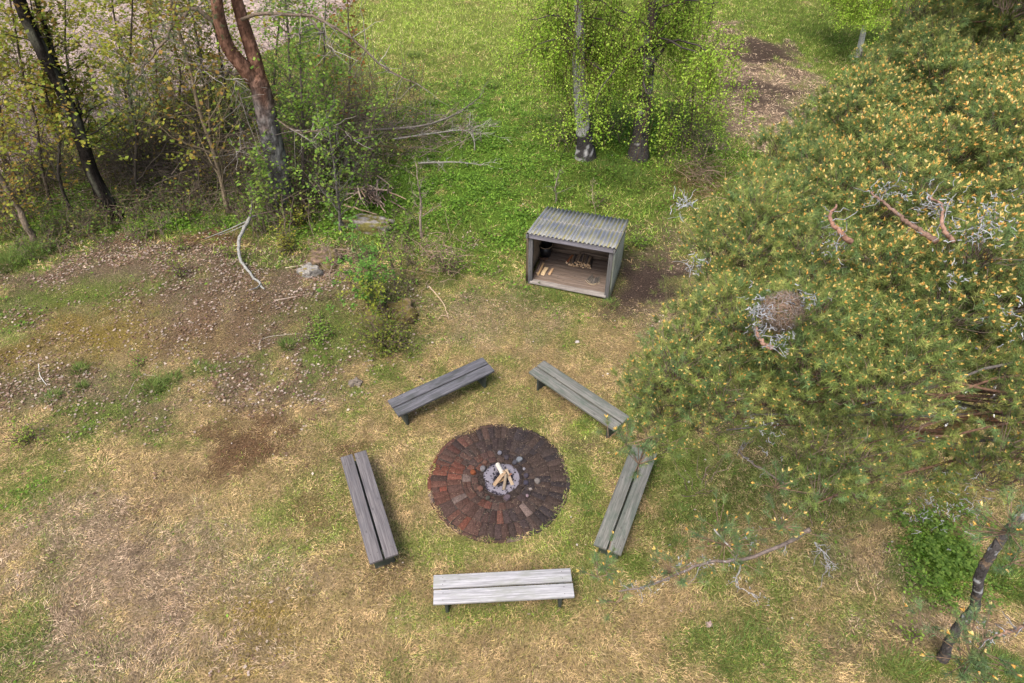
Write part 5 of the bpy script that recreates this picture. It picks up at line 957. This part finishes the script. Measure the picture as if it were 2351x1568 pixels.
# long low branches
def lowb(pts, r, col, side=14, lich=True):
    S = spline([atD(*p_) for p_ in pts], 26); S[1:-1] += rng.normal(0, .005, S[1:-1].shape); LA.tube(S, np.linspace(r, r*.35, 26), 7, col)
    idx = rng.integers(2, 26, side); d = rng.normal(0, .065, (side, 3)); Q_ = S[idx][:, None]+d[:, None]*np.linspace(0, 1, 5)[None, :, None]+rng.normal(0, .012, (side, 5, 3)); LA.tubes(Q_, np.full((side, 1), .0045)*np.linspace(1, .4, 5)[None], 3, (.26, .26, .27)); return S
LOW = [lowb([(1860, 1215, 5.9), (1800, 1250, 6.1), (1700, 1285, 6.2), (1620, 1292, 6.3), (1550, 1320, 6.4), (1490, 1345, 6.5), (1420, 1358, 6.5)], .020, (.14, .115, .105), 26),
       lowb([(2400, 1080, 6.2), (2250, 950, 6.4), (2180, 985, 6.5), (2100, 1005, 6.6), (2050, 1040, 6.6), (1960, 1070, 6.7)], .045, (.30, .15, .09), 16), lowb([(2360, 1435, 4.4), (2300, 1455, 4.5), (2240, 1475, 4.6)], .014, (.24, .16, .12), 10),
       lowb([(1800, 1110, 6.2), (1700, 1040, 6.4), (1730, 1010, 6.4)], .012, (.12, .10, .09), 8), lowb([(1640, 1215, 6.2), (1700, 1290, 6.3), (1690, 1340, 6.4), (1740, 1370, 6.4)], .008, (.3, .29, .28), 8), lowb([(1870, 1245, 6.1), (1890, 1270, 6.1), (1905, 1310, 6.2)], .009, (.25, .25, .26), 14)]
# red brown limbs showing through the crown
lowb([(2351, 135, 8.0), (2300, 138, 8.0), (2230, 130, 8.1), (2130, 150, 8.3)], .06, (.30, .13, .07), 6); lowb([(1955, 555, 4.8), (1925, 530, 4.75), (1905, 500, 4.8), (1920, 470, 4.9)], .022, (.26, .15, .11), 16); lowb([(2190, 555, 4.3), (2165, 520, 4.25), (2160, 470, 4.4), (2130, 450, 4.5)], .016, (.26, .16, .12), 20); lowb([(1770, 800, 4.5), (1745, 780, 4.5), (1735, 750, 4.6)], .016, (.26, .16, .12), 14); lowb([(2150, 555, 4.4), (2070, 500, 4.6), (2000, 440, 4.9)], .02, (.20, .13, .10), 14)
part(LA, 'branches', M_branch, big); part(LB, 'branches', M_branch, back)
part(NA, 'crown', M_needle, big, kind='stuff'); part(NB, 'crown', M_needle, back, kind='stuff')
part(CA, 'pollen_cones', M_cone, big, kind='stuff'); part(CB, 'pollen_cones', M_cone, back, kind='stuff')
# lichen twigs
mb = MB()
def lichen(x, y, d, n_, s, spread=.06):
    s *= .5; c = atD(x, y, d); b_ = c+rng.normal(0, spread*.8, (n_, 3)); dd = rng.normal(0, s, (n_, 3)); Q_ = b_[:, None]+dd[:, None]*np.linspace(0, 1, 5)[None, :, None]+rng.normal(0, s*.25, (n_, 5, 3)); mb.tubes(Q_, rng.uniform(.002, .005, (n_, 1))*np.linspace(1, .5, 5)[None], 3, np.array([.36, .375, .40])*rng.uniform(.6, 1.1, (n_, 1)))
for a_ in ((1562, 468, 5.6, 26, .09), (1590, 608, 5.6, 22, .07), (2140, 470, 4.4, 26, .05, .1), (2190, 510, 4.3, 30, .05, .12), (2285, 490, 4.3, 40, .05, .08), (2265, 535, 4.3, 40, .05, .06), (1745, 705, 4.6, 36, .07, .06), (1850, 690, 4.7, 24, .04, .06), (1735, 745, 4.6, 20, .05), (1790, 780, 4.6, 25, .05), (2040, 430, 5.0, 30, .05), (2190, 640, 4.4, 20, .04), (1560, 1290, 6.3, 14, .03), (1620, 1290, 6.3, 14, .03), (1510, 1335, 6.4, 12, .03), (1460, 1350, 6.5, 12, .03), (1700, 1345, 6.3, 10, .03), (1745, 1375, 6.3, 12, .02), (1720, 1230, 6.1, 12, .03), (2150, 1180, 6, 50, .06, .15), (2230, 1130, 5.9, 60, .06, .18), (2330, 740, 4.5, 30, .05, .1), (1760, 1000, 5.4, 25, .05, .1), (1900, 560, 4.8, 18, .04), (2265, 1350+100, 4.5, 10, .03), (2260, 1530, 4.8, 10, .03), (1905, 1300, 6.2, 12, .03, .02), (2310, 60, 8, 16, .05)): lichen(*a_)
part(mb, 'lichen_twigs', M_twig, big, kind='stuff')
# dead needle clump like a nest
mb = MB(); c = atD(1795, 715, 4.95); n_ = 3600; u = rng.normal(0, 1, (n_, 3)); u /= np.linalg.norm(u, axis=1)[:, None]; P = c+u*rng.uniform(.75, 1, (n_, 1))*[.17, .12, .17]; d = np.cross(u, rng.normal(0, 1, (n_, 3))); d /= np.linalg.norm(d, axis=1)[:, None]; d = d*.05+u*.012; s = np.cross(d, u)*.035
mb.add(np.stack([P-s, P+s, P+d], 1).reshape(-1, 3), np.arange(3*n_).reshape(-1, 3), np.repeat(np.array([(.19, .125, .09), (.11, .075, .055), (.24, .17, .13), (.28, .26, .25)])[rng.integers(0, 4, n_)], 3, 0)); part(mb, 'dead_needles', M_twig, big, kind='stuff')
print('faces', sum(len(o.data.polygons) for o in bpy.data.objects if o.type == 'MESH'))
